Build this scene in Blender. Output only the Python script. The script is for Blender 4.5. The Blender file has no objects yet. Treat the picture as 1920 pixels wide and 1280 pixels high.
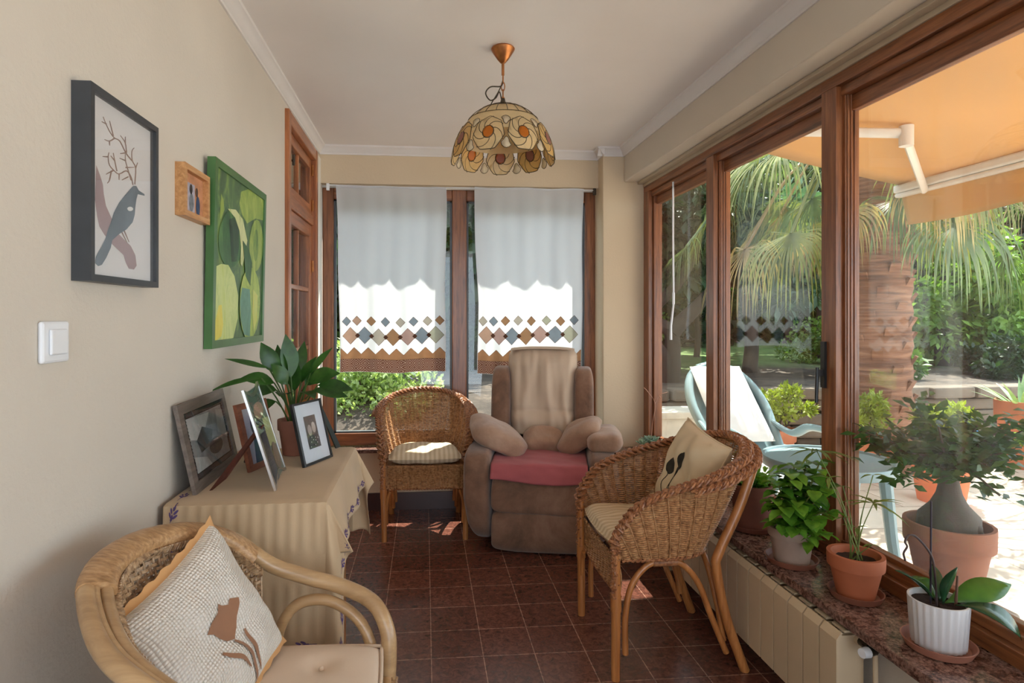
import bpy, bmesh, math, random
import numpy as np
from mathutils import Vector, Matrix, noise as mnoise
PI = math.pi
SC = bpy.context.scene
COL = SC.collection
rnd = random.Random(7)

# ---------------------------------------------------------------- camera
cam_d = bpy.data.cameras.new('camera'); cam = bpy.data.objects.new('camera', cam_d); COL.objects.link(cam)
cam.location = (0, 0, 1.31)
cam.rotation_euler = (PI/2, 0, -0.0869)
cam_d.sensor_width = 36; cam_d.lens = 21.094
cam_d.shift_x = 0.03385; cam_d.shift_y = -0.025
cam_d.clip_start = 0.05; cam_d.clip_end = 200
SC.camera = cam
# ---------------------------------------------------------------- world, sun, exposure
SC.view_settings.view_transform = 'Standard'; SC.view_settings.look = 'None'
SC.view_settings.exposure = 0.42; SC.view_settings.gamma = 1.0
SC.view_settings.use_curve_mapping = False
w = bpy.data.worlds.new('sky'); SC.world = w; w.use_nodes = True
wn = w.node_tree.nodes; wl = w.node_tree.links
bg = wn['Background']; bg.inputs['Color'].default_value = (0.77, 0.885, 1.0, 1); bg.inputs['Strength'].default_value = 3.2
sd = bpy.data.lights.new('sun', 'SUN'); sd.energy = 12.5; sd.angle = 0.009; sd.color = (1.0, 0.93, 0.82)
sun = bpy.data.objects.new('sun', sd); COL.objects.link(sun)
SUNV = Vector((-0.34, -0.47, -1.0)).normalized()      # light travels towards the room, from behind and right
sun.rotation_euler = SUNV.to_track_quat('-Z', 'Y').to_euler()
sun.location = (4, 6, 9)

# ---------------------------------------------------------------- material helpers
def mat(name):
    m = bpy.data.materials.new(name); m.use_nodes = True
    nt = m.node_tree
    return m, nt, nt.nodes['Principled BSDF']
def N(nt, t, **kw):
    n = nt.nodes.new(t)
    for k, v in kw.items():
        if k in ('op',): n.operation = v
        elif k.startswith('i_'):
            n.inputs[k[2:].replace('_', ' ')].default_value = v
        else: setattr(n, k, v)
    return n
def ramp(nt, fac, stops):
    r = nt.nodes.new('ShaderNodeValToRGB'); e = r.color_ramp.elements
    while len(e) < len(stops): e.new(0.5)
    for i, (p, c) in enumerate(stops):
        e[i].position = p; e[i].color = (c[0], c[1], c[2], 1)
    nt.links.new(fac, r.inputs['Fac']); return r.outputs['Color']
def coords(nt, scale=(1, 1, 1), kind='Object'):
    tc = nt.nodes.new('ShaderNodeTexCoord'); mp = nt.nodes.new('ShaderNodeMapping')
    mp.inputs['Scale'].default_value = scale
    nt.links.new(tc.outputs[kind], mp.inputs['Vector']); return mp.outputs['Vector']
def tex_noise(nt, vec, scale, detail=4, rough=0.55, dist=0.0):
    n = nt.nodes.new('ShaderNodeTexNoise'); n.inputs['Scale'].default_value = scale
    n.inputs['Detail'].default_value = detail; n.inputs['Roughness'].default_value = rough
    n.inputs['Distortion'].default_value = dist
    nt.links.new(vec, n.inputs['Vector']); return n.outputs['Fac']
def bump(nt, p, h, strength=0.3, dist=0.002):
    b = nt.nodes.new('ShaderNodeBump'); b.inputs['Strength'].default_value = strength
    b.inputs['Distance'].default_value = dist
    nt.links.new(h, b.inputs['Height']); nt.links.new(b.outputs['Normal'], p.inputs['Normal']); return b
def simple(name, col, rough=0.6, metal=0.0, var=0.12, nscale=12, bstr=0.0, bscale=60, stretch=(1, 1, 1), spec=None, alpha=None, trans=None):
    """principled with a slow colour variation and an optional grain bump"""
    m, nt, p = mat(name)
    v = coords(nt, stretch)
    f = tex_noise(nt, v, nscale)
    lo = [c*(1-var) for c in col]; hi = [min(1, c*(1+var)) for c in col]
    nt.links.new(ramp(nt, f, [(0.3, lo), (0.7, hi)]), p.inputs['Base Color'])
    p.inputs['Roughness'].default_value = rough; p.inputs['Metallic'].default_value = metal
    if spec is not None: p.inputs['Specular IOR Level'].default_value = spec
    if bstr: bump(nt, p, tex_noise(nt, v, bscale, 3), bstr)
    return m
def wood(name, dark, light, axis=2, rough=0.35, coat=0.3, scale=1.0):
    m, nt, p = mat(name)
    s = [22*scale]*3; s[axis] = 1.6*scale
    v = coords(nt, s)
    f = tex_noise(nt, v, 2.2, 6, 0.65, 0.6)
    nt.links.new(ramp(nt, f, [(0.28, dark), (0.5, [(a+b)/2 for a, b in zip(dark, light)]), (0.72, light)]), p.inputs['Base Color'])
    p.inputs['Roughness'].default_value = rough; p.inputs['Coat Weight'].default_value = coat; p.inputs['Coat Roughness'].default_value = 0.2
    bump(nt, p, f, 0.15, 0.001)
    return m
def srgb(r, g, b):
    return tuple(((c/255)/12.92 if c/255 <= 0.04045 else ((c/255+0.055)/1.055)**2.4) for c in (r, g, b))

# ---------------------------------------------------------------- mesh helpers
class MB:
    def __init__(s): s.v = []; s.f = []; s.uv = {}
    def add(s, vs, fs):
        n = len(s.v); s.v += [tuple(p) for p in vs]; s.f += [tuple(i+n for i in f) for f in fs]; return s
    def box(s, x0, x1, y0, y1, z0, z1):
        return s.add([(x0,y0,z0),(x1,y0,z0),(x1,y1,z0),(x0,y1,z0),(x0,y0,z1),(x1,y0,z1),(x1,y1,z1),(x0,y1,z1)],
                     [(0,3,2,1),(4,5,6,7),(0,1,5,4),(1,2,6,5),(2,3,7,6),(3,0,4,7)])
    def obox(s, M, hx, hy, hz):
        vs = [M @ Vector((a*hx, b*hy, c*hz)) for c in (-1,1) for a, b in ((-1,-1),(1,-1),(1,1),(-1,1))]
        return s.add(vs, [(0,3,2,1),(4,5,6,7),(0,1,5,4),(1,2,6,5),(2,3,7,6),(3,0,4,7)])
    def tube(s, pts, r, n=8, closed=False, caps=True, flat=1.0):
        pts = [Vector(p) for p in pts]; L = len(pts)
        rs = r if isinstance(r, (list, tuple)) else [r]*L
        base = len(s.v); up = None
        for i, p in enumerate(pts):
            a = pts[(i-1) % L] if (closed or i > 0) else p
            b = pts[(i+1) % L] if (closed or i < L-1) else p
            t = (b-a)
            t = t.normalized() if t.length > 1e-9 else Vector((0,0,1))
            if up is None: up = t.orthogonal().normalized()
            up = up - t*up.dot(t)
            up = up.normalized() if up.length > 1e-6 else t.orthogonal().normalized()
            sd_ = t.cross(up)
            for k in range(n):
                q = 2*PI*k/n
                s.v.append(tuple(p + (up*math.cos(q)*flat + sd_*math.sin(q))*rs[i]))
        for i in range(L if closed else L-1):
            i2 = (i+1) % L
            for k in range(n):
                k2 = (k+1) % n
                s.f.append((base+i*n+k, base+i*n+k2, base+i2*n+k2, base+i2*n+k))
        if caps and not closed:
            s.f.append(tuple(base+k for k in range(n))[::-1]); s.f.append(tuple(base+(L-1)*n+k for k in range(n)))
        return s
    def lathe(s, prof, c=(0,0,0), n=32, M=None):
        base = len(s.v); c = Vector(c)
        for (r, z) in prof:
            for k in range(n):
                q = 2*PI*k/n; p = Vector((r*math.cos(q), r*math.sin(q), z))
                s.v.append(tuple((M @ p if M else p) + c))
        for i in range(len(prof)-1):
            for k in range(n):
                k2 = (k+1) % n
                s.f.append((base+i*n+k, base+i*n+k2, base+(i+1)*n+k2, base+(i+1)*n+k))
        return s
    def grid(s, fn, nu, nv, wrap=False, skip=None):
        base = len(s.v); NU = nu if wrap else nu+1
        for j in range(nv+1):
            for i in range(NU): s.v.append(tuple(fn(i/nu, j/nv)))
        for j in range(nv):
            for i in range(nu):
                if skip and skip(i/nu, j/nv): continue
                i2 = (i+1) % NU
                s.f.append((base+j*NU+i, base+j*NU+i2, base+(j+1)*NU+i2, base+(j+1)*NU+i))
        return s
    def leaf(s, p, d, up, L, W, bend=0.3, n=5, fold=0.15, tip=0.55):
        """blade along d that droops by bend, widest at tip*L"""
        p = Vector(p); d = Vector(d).normalized(); up = Vector(up)
        sd_ = d.cross(up); sd_ = sd_.normalized() if sd_.length > 1e-6 else d.orthogonal().normalized()
        nn = sd_.cross(d).normalized(); base = len(s.v); q = p.copy()
        for i in range(n+1):
            t = i/n; a = -bend*2*t
            dd = d*math.cos(a) + nn*math.sin(a)
            if i: q = q + dd*(L/n)
            n2 = nn*math.cos(a) - d*math.sin(a)
            ww = W*0.5*max(0.04, math.sin(PI*min(1, t**(math.log(0.5)/math.log(tip)))))
            s.v += [tuple(q - sd_*ww + n2*ww*fold), tuple(q), tuple(q + sd_*ww + n2*ww*fold)]
        for i in range(n):
            b = base+3*i
            s.f += [(b, b+1, b+4, b+3), (b+1, b+2, b+5, b+4)]
        return s
    def build(s, name, m, parent=None, smooth=True, bevel=0.0, solid=0.0, subd=0, seg=2, M=None, normals=True, angle=0.7):
        me = bpy.data.meshes.new(name); me.from_pydata(s.v, [], s.f); me.update()
        if normals:
            bm = bmesh.new(); bm.from_mesh(me); bmesh.ops.recalc_face_normals(bm, faces=bm.faces); bm.to_mesh(me); bm.free()
        o = bpy.data.objects.new(name, me); COL.objects.link(o)
        if m: me.materials.append(m)
        if M is not None: me.transform(M)
        if parent is not None: o.parent = parent
        if smooth:
            me.polygons.foreach_set('use_smooth', [True]*len(me.polygons))
            if smooth != 'all': me.set_sharp_from_angle(angle=angle)
        if solid:
            q = o.modifiers.new('t', 'SOLIDIFY'); q.thickness = solid; q.offset = 0
        if bevel:
            q = o.modifiers.new('b', 'BEVEL'); q.width = bevel; q.segments = seg; q.limit_method = 'ANGLE'
        if subd:
            q = o.modifiers.new('s', 'SUBSURF'); q.levels = subd; q.render_levels = subd
        return o
def empty(name, loc=(0,0,0), rz=0.0):
    o = bpy.data.objects.new(name, None); COL.objects.link(o); o.location = loc; o.rotation_euler = (0,0,rz)
    o.empty_display_size = 0.05; return o
def tag(o, label, cat, group=None, kind=None):
    o['label'] = label; o['category'] = cat
    if group: o['group'] = group
    if kind: o['kind'] = kind
    return o
def struct(o): o['kind'] = 'structure'; return o
def lab(o, t): o['label'] = t; return o
def thing(name, label, cat, loc=(0,0,0), rz=0.0, group=None):
    return tag(empty(name, loc, rz), label, cat, group)
def bez(pts, n=8):
    """Catmull-Rom through pts"""
    P = [Vector(p) for p in pts]; out = []
    for i in range(len(P)-1):
        p0 = P[i-1] if i else P[0]*2-P[1]; p1 = P[i]; p2 = P[i+1]; p3 = P[i+2] if i+2 < len(P) else P[-1]*2-P[-2]
        for k in range(n):
            t = k/n
            out.append(0.5*((2*p1)+(p2-p0)*t+(2*p0-5*p1+4*p2-p3)*t*t+(3*p1-p0-3*p2+p3)*t**3))
    out.append(P[-1]); return out
def lerp(a, b, t): return a+(b-a)*t
def smooth01(t): t = max(0, min(1, t)); return t*t*(3-2*t)
def interp(tab, t):
    for (a, va), (b, vb) in zip(tab, tab[1:]):
        if t <= b: return lerp(va, vb, smooth01((t-a)/(b-a))) if t > a else va
    return tab[-1][1]
def flat_poly(pts2, fn, cuts=2):
    """a polygon in 2-D, triangulated, refined and laid on the surface fn(u, v)"""
    bm = bmesh.new(); vs = [bm.verts.new((p[0], p[1], 0)) for p in pts2]
    f = bm.faces.new(vs); bmesh.ops.triangulate(bm, faces=[f])
    for _ in range(cuts): bmesh.ops.subdivide_edges(bm, edges=bm.edges[:], cuts=1, use_grid_fill=True); bmesh.ops.triangulate(bm, faces=bm.faces[:])
    bm.verts.index_update()
    mb = MB(); mb.add([fn(v.co.x, v.co.y) for v in bm.verts], [tuple(v.index for v in f.verts) for f in bm.faces]); bm.free()
    return mb

# ---------------------------------------------------------------- materials
def plaster(name, col, b=0.5):
    m, nt, p = mat(name); v = coords(nt)
    big = tex_noise(nt, v, 1.5, 3); fine = tex_noise(nt, v, 70, 5, 0.6)
    nt.links.new(ramp(nt, big, [(0.3, [c*0.95 for c in col]), (0.7, [min(1, c*1.03) for c in col])]), p.inputs['Base Color'])
    p.inputs['Roughness'].default_value = 0.75
    bump(nt, p, fine, b, 0.003); return m
M_WALL = plaster('wall_plaster', (0.68, 0.61, 0.525))
M_WALLB = plaster('back_wall_plaster', (0.70, 0.56, 0.39), 0.35)
M_BEAM = plaster('beam_plaster', (0.66, 0.58, 0.48), 0.3)
M_REVEAL = plaster('reveal_plaster', (0.80, 0.76, 0.70), 0.3)
M_CEIL = simple('ceiling_paint', (0.86, 0.81, 0.79), 0.38, var=0.03, nscale=2)
M_CROWN = simple('crown_paint', (0.78, 0.74, 0.72), 0.5, var=0.03, nscale=4)
WD, WLT = srgb(88, 48, 26), srgb(168, 104, 62)
M_FRX = wood('window_wood_x', WD, WLT, 0); M_FRY = wood('window_wood_y', WD, WLT, 1); M_FRZ = wood('window_wood_z', WD, WLT, 2)
M_DRZ = wood('door_wood_z', srgb(120, 62, 30), srgb(190, 118, 70), 2); M_DRY = wood('door_wood_y', srgb(120, 62, 30), srgb(190, 118, 70), 1)
M_PINE = wood('cabinet_wood', srgb(150, 100, 60), srgb(200, 152, 104), 2, coat=0.1)
M_BLACK = simple('black_plastic', (0.012, 0.012, 0.013), 0.4)
M_WHITEPL = simple('white_plastic', (0.82, 0.83, 0.86), 0.35, var=0.02)
M_BRASS = simple('aged_copper', srgb(178, 118, 72), 0.32, 0.9, 0.2, 30)
M_IRON = simple('dark_metal', (0.07, 0.055, 0.04), 0.4, 0.7)
M_STEEL = simple('steel', (0.55, 0.54, 0.52), 0.3, 0.9, 0.1)

def floor_mat():
    m, nt, p = mat('floor_tiles'); v = coords(nt)
    br = N(nt, 'ShaderNodeTexBrick'); br.offset = 0; br.squash = 1
    br.inputs['Scale'].default_value = 1; br.inputs['Brick Width'].default_value = 0.2; br.inputs['Row Height'].default_value = 0.2
    br.inputs['Mortar Size'].default_value = 0.0022; br.inputs['Mortar Smooth'].default_value = 0.3; br.inputs['Bias'].default_value = 0
    mp = N(nt, 'ShaderNodeMapping'); mp.inputs['Location'].default_value = (-0.024, -0.1, 0)
    nt.links.new(v, mp.inputs['Vector']); nt.links.new(mp.outputs['Vector'], br.inputs['Vector'])
    br.inputs['Color1'].default_value = (*srgb(100, 62, 52), 1); br.inputs['Color2'].default_value = (*srgb(114, 72, 60), 1)
    br.inputs['Mortar'].default_value = (*srgb(172, 132, 114), 1)
    f = tex_noise(nt, v, 42, 8, 0.75, 0.8); c = ramp(nt, f, [(0.36, (0.28, 0.25, 0.26)), (0.5, (0.9, 0.86, 0.84)), (0.64, (1.5, 1.4, 1.32))])
    mx = N(nt, 'ShaderNodeMixRGB', blend_type='MULTIPLY'); mx.inputs['Fac'].default_value = 0.85
    nt.links.new(br.outputs['Color'], mx.inputs['Color1']); nt.links.new(c, mx.inputs['Color2'])
    nt.links.new(mx.outputs['Color'], p.inputs['Base Color'])
    rr = N(nt, 'ShaderNodeMapRange'); rr.inputs['To Min'].default_value = 0.10; rr.inputs['To Max'].default_value = 0.26
    nt.links.new(f, rr.inputs['Value']); nt.links.new(rr.outputs['Result'], p.inputs['Roughness'])
    inv = N(nt, 'ShaderNodeMath', op='MULTIPLY_ADD'); inv.inputs[1].default_value = -1.5
    nt.links.new(br.outputs['Fac'], inv.inputs[0]); nt.links.new(f, inv.inputs[2])
    bump(nt, p, inv.outputs[0], 0.25, 0.002)
    return m
M_FLOOR = floor_mat()
def granite():
    m, nt, p = mat('red_granite'); v = coords(nt)
    f = tex_noise(nt, v, 48, 8, 0.75, 0.3); g = tex_noise(nt, v, 130, 3, 0.6)
    c1 = ramp(nt, f, [(0.3, srgb(48, 38, 36)), (0.45, srgb(96, 68, 60)), (0.56, srgb(156, 124, 112)), (0.70, srgb(92, 80, 76))])
    c2 = ramp(nt, g, [(0.35, (0.35, 0.33, 0.33)), (0.6, (1.1, 1.05, 1.02))])
    mx = N(nt, 'ShaderNodeMixRGB', blend_type='MULTIPLY'); mx.inputs['Fac'].default_value = 0.8
    nt.links.new(c1, mx.inputs['Color1']); nt.links.new(c2, mx.inputs['Color2']); nt.links.new(mx.outputs['Color'], p.inputs['Base Color'])
    p.inputs['Roughness'].default_value = 0.18
    return m
M_GRANITE = granite()
def glass(name, haze=0.0, tint=(0.95, 0.98, 0.97), graze=0.95):
    m = bpy.data.materials.new(name); m.use_nodes = True; nt = m.node_tree
    nt.nodes.remove(nt.nodes['Principled BSDF']); out = nt.nodes['Material Output']
    t = N(nt, 'ShaderNodeBsdfTransparent'); t.inputs['Color'].default_value = (*tint, 1)
    g = N(nt, 'ShaderNodeBsdfGlossy'); g.inputs['Roughness'].default_value = 0.0
    lw = N(nt, 'ShaderNodeLayerWeight'); lw.inputs['Blend'].default_value = 0.5
    pw = N(nt, 'ShaderNodeMath', op='POWER'); pw.inputs[1].default_value = 4.5; nt.links.new(lw.outputs['Facing'], pw.inputs[0])
    fr = N(nt, 'ShaderNodeMath', op='MULTIPLY_ADD'); fr.inputs[1].default_value = graze; fr.inputs[2].default_value = 0.05
    nt.links.new(pw.outputs[0], fr.inputs[0])
    mx = N(nt, 'ShaderNodeMixShader')
    nt.links.new(fr.outputs[0], mx.inputs[0]); nt.links.new(t.outputs[0], mx.inputs[1]); nt.links.new(g.outputs[0], mx.inputs[2])
    last = mx
    if haze:
        d = N(nt, 'ShaderNodeBsdfDiffuse'); d.inputs['Color'].default_value = (0.8, 0.84, 0.86, 1)
        tr = N(nt, 'ShaderNodeBsdfTranslucent'); tr.inputs['Color'].default_value = (0.8, 0.84, 0.86, 1)
        a = N(nt, 'ShaderNodeMixShader'); a.inputs[0].default_value = 0.5
        nt.links.new(d.outputs[0], a.inputs[1]); nt.links.new(tr.outputs[0], a.inputs[2])
        v = coords(nt, (1, 9, 0.5)); f = tex_noise(nt, v, 1.3, 4)
        mr = N(nt, 'ShaderNodeMapRange'); mr.inputs['From Min'].default_value = 0.3; mr.inputs['From Max'].default_value = 0.75
        mr.inputs['To Min'].default_value = haze*0.3; mr.inputs['To Max'].default_value = haze*1.6
        nt.links.new(f, mr.inputs['Value'])
        b = N(nt, 'ShaderNodeMixShader'); nt.links.new(mr.outputs[0], b.inputs[0])
        nt.links.new(mx.outputs[0], b.inputs[1]); nt.links.new(a.outputs[0], b.inputs[2]); last = b
    nt.links.new(last.outputs[0], out.inputs['Surface']); return m
M_GLASS = glass('window_glass'); M_GLASSH = glass('hazy_glass', 0.028)
M_PICGLASS = glass('picture_glass', 0, (1, 1, 1), .3)
def leafmat(name, c1, c2, trans=0.35, rough=0.45, nscale=3.0, kind='Object'):
    m = bpy.data.materials.new(name); m.use_nodes = True; nt = m.node_tree
    p = nt.nodes['Principled BSDF']; out = nt.nodes['Material Output']
    v = coords(nt, kind=kind); f = tex_noise(nt, v, nscale, 4, 0.7)
    c = ramp(nt, f, [(0.32, c1), (0.68, c2)])
    nt.links.new(c, p.inputs['Base Color']); p.inputs['Roughness'].default_value = rough
    tr = N(nt, 'ShaderNodeBsdfTranslucent')
    mx2 = N(nt, 'ShaderNodeMixRGB', blend_type='MULTIPLY'); mx2.inputs['Fac'].default_value = 1; mx2.inputs['Color2'].default_value = (1.1, 1.25, 0.5, 1)
    nt.links.new(c, mx2.inputs['Color1']); nt.links.new(mx2.outputs[0], tr.inputs['Color'])
    mx = N(nt, 'ShaderNodeMixShader'); mx.inputs[0].default_value = trans
    nt.links.new(p.outputs[0], mx.inputs[1]); nt.links.new(tr.outputs[0], mx.inputs[2]); nt.links.new(mx.outputs[0], out.inputs['Surface'])
    return m
def cloth(name, col, trans=0.0, rough=0.85, weave=420, var=0.08, nscale=8, bstr=0.25):
    m = bpy.data.materials.new(name); m.use_nodes = True; nt = m.node_tree
    p = nt.nodes['Principled BSDF']; out = nt.nodes['Material Output']
    v = coords(nt); f = tex_noise(nt, v, nscale, 4)
    c = ramp(nt, f, [(0.3, [k*(1-var) for k in col]), (0.7, [min(1, k*(1+var)) for k in col])])
    nt.links.new(c, p.inputs['Base Color']); p.inputs['Roughness'].default_value = rough; p.inputs['Specular IOR Level'].default_value = 0.2
    p.inputs['Sheen Weight'].default_value = 0.15
    bump(nt, p, tex_noise(nt, v, weave, 2), bstr, 0.001)
    if trans:
        tr = N(nt, 'ShaderNodeBsdfTranslucent'); nt.links.new(c, tr.inputs['Color'])
        mx = N(nt, 'ShaderNodeMixShader'); mx.inputs[0].default_value = trans
        nt.links.new(p.outputs[0], mx.inputs[1]); nt.links.new(tr.outputs[0], mx.inputs[2]); nt.links.new(mx.outputs[0], out.inputs['Surface'])
    return m

# ================================================================ ROOM SHELL
WX, YB, ZC = -0.70, 4.10, 2.435
struct(MB().box(-0.86, 1.60, -3.2, 4.24, -0.12, 0).build('floor', M_FLOOR, smooth=False))
b = MB().box(WX-.16, WX, -3.2, 3.10, 0, ZC).box(WX-.16, WX, 3.87, 4.24, 0, ZC).box(WX-.16, WX, 3.10, 3.87, 2.33, ZC)
struct(b.build('wall_left', M_WALL, smooth=False))
struct(MB().box(-0.86, 1.60, -3.2, 4.24, ZC, ZC+.14).build('ceiling', M_CEIL, smooth=False))
# back wall: below and above the window, and its right side
b = MB().box(WX, 1.19, YB, YB+.14, 0, .40).box(WX, 1.19, 4.05, YB+.14, 2.19, ZC)
struct(b.build('wall_back', M_WALLB, smooth=False))
struct(MB().box(1.19, 1.60, 3.94, 4.24, 0, ZC).build('wall_pillar', M_WALLB, smooth=False, bevel=.006))
struct(MB().box(1.335, 1.60, -3.2, 3.94, 2.21, ZC).build('wall_beam', M_BEAM, smooth=False, bevel=.006))
struct(MB().box(1.33, 1.58, -3.2, 3.94, 0, .400).build('wall_right', M_WALL, smooth=False))
struct(MB().box(WX, 1.19, 4.02, 4.24, .40, .425).build('trim_1', M_GRANITE, smooth=False, bevel=.003))
struct(MB().box(1.219, 1.60, -3.2, 3.94, .400, .43).build('trim_2', M_GRANITE, smooth=False, bevel=.004))
lab(struct(MB().box(WX, 1.19, 4.085, YB, 0, .115).build('baseboard_back', simple('dark_skirting', srgb(70, 38, 30), 0.3), smooth=False)), 'dark brown tile baseboard')
struct(MB().box(WX, 1.30, 4.115, 4.16, 2.175, 2.2).build('trim_3', M_REVEAL, smooth=False))
struct(MB().box(WX, WX+.012, 3.90, 4.10, .425, 2.35).build('trim_4', M_REVEAL, smooth=False))
# crown moulding: a stepped profile swept along each wall
def crown(name, A, B, nrm):
    A = Vector(A); B = Vector(B); nrm = Vector(nrm)
    prof = [(0, -.055), (.008, -.055), (.010, -.046), (.018, -.040), (.024, -.026), (.036, -.014), (.044, -.010), (.046, 0), (0, 0)]
    mb = MB(); n = len(prof)
    for P in (A, B): mb.v += [tuple(P + nrm*a + Vector((0, 0, c))) for a, c in prof]
    for k in range(n): mb.f.append((k, (k+1) % n, n+(k+1) % n, n+k))
    mb.f += [tuple(range(n)), tuple(range(n, 2*n))[::-1]]
    return struct(mb.build(name, M_CROWN))
crown('trim_5', (WX, -3.2, ZC), (WX, 4.05, ZC), (1, 0, 0))
crown('trim_6', (WX, 4.05, ZC), (1.19, 4.05, ZC), (0, -1, 0))
crown('trim_7', (1.335, -3.2, ZC), (1.335, 3.94, ZC), (-1, 0, 0))
crown('trim_8', (1.15, 3.94, ZC), (1.335, 3.94, ZC), (0, -1, 0))
crown('trim_9', (1.19, 3.90, ZC), (1.19, 4.05, ZC), (-1, 0, 0))
M_TRACK = simple('cream_rail', srgb(188, 170, 145), 0.4, var=0.05)
struct(MB().box(1.425, 1.462, -3.2, 3.93, 2.193, 2.209).box(1.462, 1.478, -3.2, 3.93, 2.176, 2.209).build('trim_10', M_TRACK, smooth=False, bevel=.002))

# ---- window_1, behind the curtains
w1 = struct(empty('window_1', (0, 4.13, .425)))
def wpart(root, name, mb, m, **k):
    o = mb.build(name, m, **k); o.parent = root; o.matrix_parent_inverse = Matrix.Translation(-root.location) ; return o
wpart(w1, 'window_frame', MB().box(-.69, -.615, 4.12, 4.18, .43, 2.175).box(1.115, 1.19, 4.12, 4.18, .43, 2.175).box(.185, .285, 4.12, 4.18, .43, 2.175), M_FRZ, smooth=False, bevel=.006)
wpart(w1, 'frame_rail', MB().box(-.615, .185, 4.122, 4.178, 2.10, 2.175).box(.285, 1.115, 4.122, 4.178, 2.10, 2.175).box(-.615, .185, 4.122, 4.178, .43, .515).box(.285, 1.115, 4.122, 4.178, .43, .515), M_FRX, smooth=False, bevel=.006)
b = MB()
for x0, x1 in ((-.615, .185), (.285, 1.115)):
    b.box(x0, x0+.014, 4.135, 4.165, .515, 2.10).box(x1-.014, x1, 4.135, 4.165, .515, 2.10).box(x0, x1, 4.135, 4.165, .515, .527).box(x0, x1, 4.135, 4.165, 2.088, 2.10)
lab(wpart(w1, 'glazing_seal', b, simple('dark_seal', (0.09, 0.10, 0.11), 0.5), smooth=False), 'dark grey glazing seal')
for x0, x1 in ((-.615, .185), (.285, 1.115)):
    wpart(w1, 'glass_pane', MB().box(x0, x1, 4.148, 4.152, .515, 2.10), M_GLASS, smooth=False)

# ---- window_2, the long sliding window on the right
w2 = struct(empty('window_2', (1.47, 2.5, .44)))
b = MB().box(1.47, 1.56, -3.2, 3.94, .43, .475).box(1.49, 1.52, -3.2, 3.94, .475, .505).box(1.47, 1.56, -3.2, 3.94, 2.135, 2.185).box(1.49, 1.56, -3.2, 3.94, 2.10, 2.135)
wpart(w2, 'frame_rail', b, M_FRY, smooth=False, bevel=.003)
b = MB().box(1.47, 1.50, 3.85, 3.94, .475, 2.135).box(1.50, 1.555, 3.83, 3.94, .475, 2.12)
wpart(w2, 'jamb', b, M_FRZ, smooth=False, bevel=.003)
def post(y0, y1, x1):
    b = MB().box(1.47, 1.497, y0, y1, .475, 2.135).box(1.497, x1, y0-.012, y1-.006, .475, 2.13)
    for k in range(3): b.box(1.503+.013*k, 1.508+.013*k, y0-.016, y0-.012, .48, 2.12)
    return wpart(w2, 'mullion', b, M_FRZ, smooth=False, bevel=.003)
post(2.955, 3.035, 1.555); post(2.035, 2.115, 1.55); post(.90, .98, 1.55); post(-.2, -.12, 1.55); post(-1.3, -1.22, 1.55)
# sash rails seen as a second, set-back frame
b = MB()
for y0, y1 in ((3.035, 3.83), (2.115, 2.943), (.98, 2.023), (-.12, .90), (-1.22, -.2), (-3.2, -1.3)):
    b.box(1.52, 1.55, y0, y1, 2.045, 2.10).box(1.52, 1.55, y0, y1, .475, .52)
wpart(w2, 'sash_rail', b, M_FRY, smooth=False, bevel=.003)
for i, (y0, y1) in enumerate(((3.035, 3.83), (2.115, 2.943), (.98, 2.023), (-.12, .90), (-1.22, -.2), (-3.2, -1.3))):
    wpart(w2, 'glass_pane', MB().box(1.533, 1.537, y0, y1, .52, 2.045), M_GLASSH if i >= 2 else M_GLASS, smooth=False)
b = MB().obox(Matrix.Translation((1.466, 2.095, 1.13)), .006, .011, .085).obox(Matrix.Translation((1.450, 2.095, 1.10)), .012, .007, .012).tube([(1.440, 2.095, 1.12), (1.437, 2.095, .99)], .006)
lab(wpart(w2, 'handle', b, M_BLACK), 'black sliding window handle')

# ---- glazed door on the left wall
d1 = struct(empty('door_1', (WX, 3.5, 0)))
b = MB().box(WX-.10, WX+.022, 3.078, 3.130, 0, 2.352).box(WX-.10, WX+.022, 3.842, 3.894, 0, 2.352)
wpart(d1, 'door_frame', b, M_DRZ, smooth=False, bevel=.005)
wpart(d1, 'frame_rail', MB().box(WX-.10, WX+.020, 3.130, 3.842, 2.285, 2.352).box(WX-.08, WX+.004, 3.130, 3.842, 1.875, 1.935), M_DRY, smooth=False, bevel=.005)
def sash(name, y0, y1, z0, z1, bars_y, bars_z, st=.075, botst=.09):
    o = MB().box(WX-.05, WX-.008, y0, y0+st, z0, z1).box(WX-.05, WX-.008, y1-st, y1, z0, z1)
    for y in bars_y: o.box(WX-.045, WX-.016, y-.012, y+.012, z0+botst, z1-st)
    s = wpart(d1, name, o, M_DRZ, smooth=False, bevel=.004)
    o = MB().box(WX-.05, WX-.008, y0+st, y1-st, z1-st, z1).box(WX-.05, WX-.008, y0+st, y1-st, z0, z0+botst)
    for z in bars_z: o.box(WX-.043, WX-.013, y0+st, y1-st, z-.013, z+.013)
    r = o.build('cross_rail', M_DRY, smooth=False, bevel=.004); r.parent = s
    g = MB().box(WX-.032, WX-.029, y0+st, y1-st, z0+botst, z1-st).build('glass_pane', M_GLASS, smooth=False); g.parent = s
    return s
sash('transom_window', 3.132, 3.840, 1.937, 2.283, [3.486], [], .06, .06)
sash('door_leaf', 3.132, 3.840, 0.01, 1.873, [3.486], [1.47, 1.12, .77], .075, .42)
b = MB()
for z in (2.22, 2.0, 1.62, 1.0, .3): b.tube([(WX-.002, 3.838, z-.035), (WX-.002, 3.838, z+.035)], .007)
lab(wpart(d1, 'hinge', b, M_BRASS), 'small brass hinges')
b = MB().tube([(WX-.004, 3.20, 2.12), (WX+.02, 3.20, 2.12)], .006).tube([(WX+.018, 3.20, 2.095), (WX+.018, 3.20, 2.15)], .007)
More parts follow.
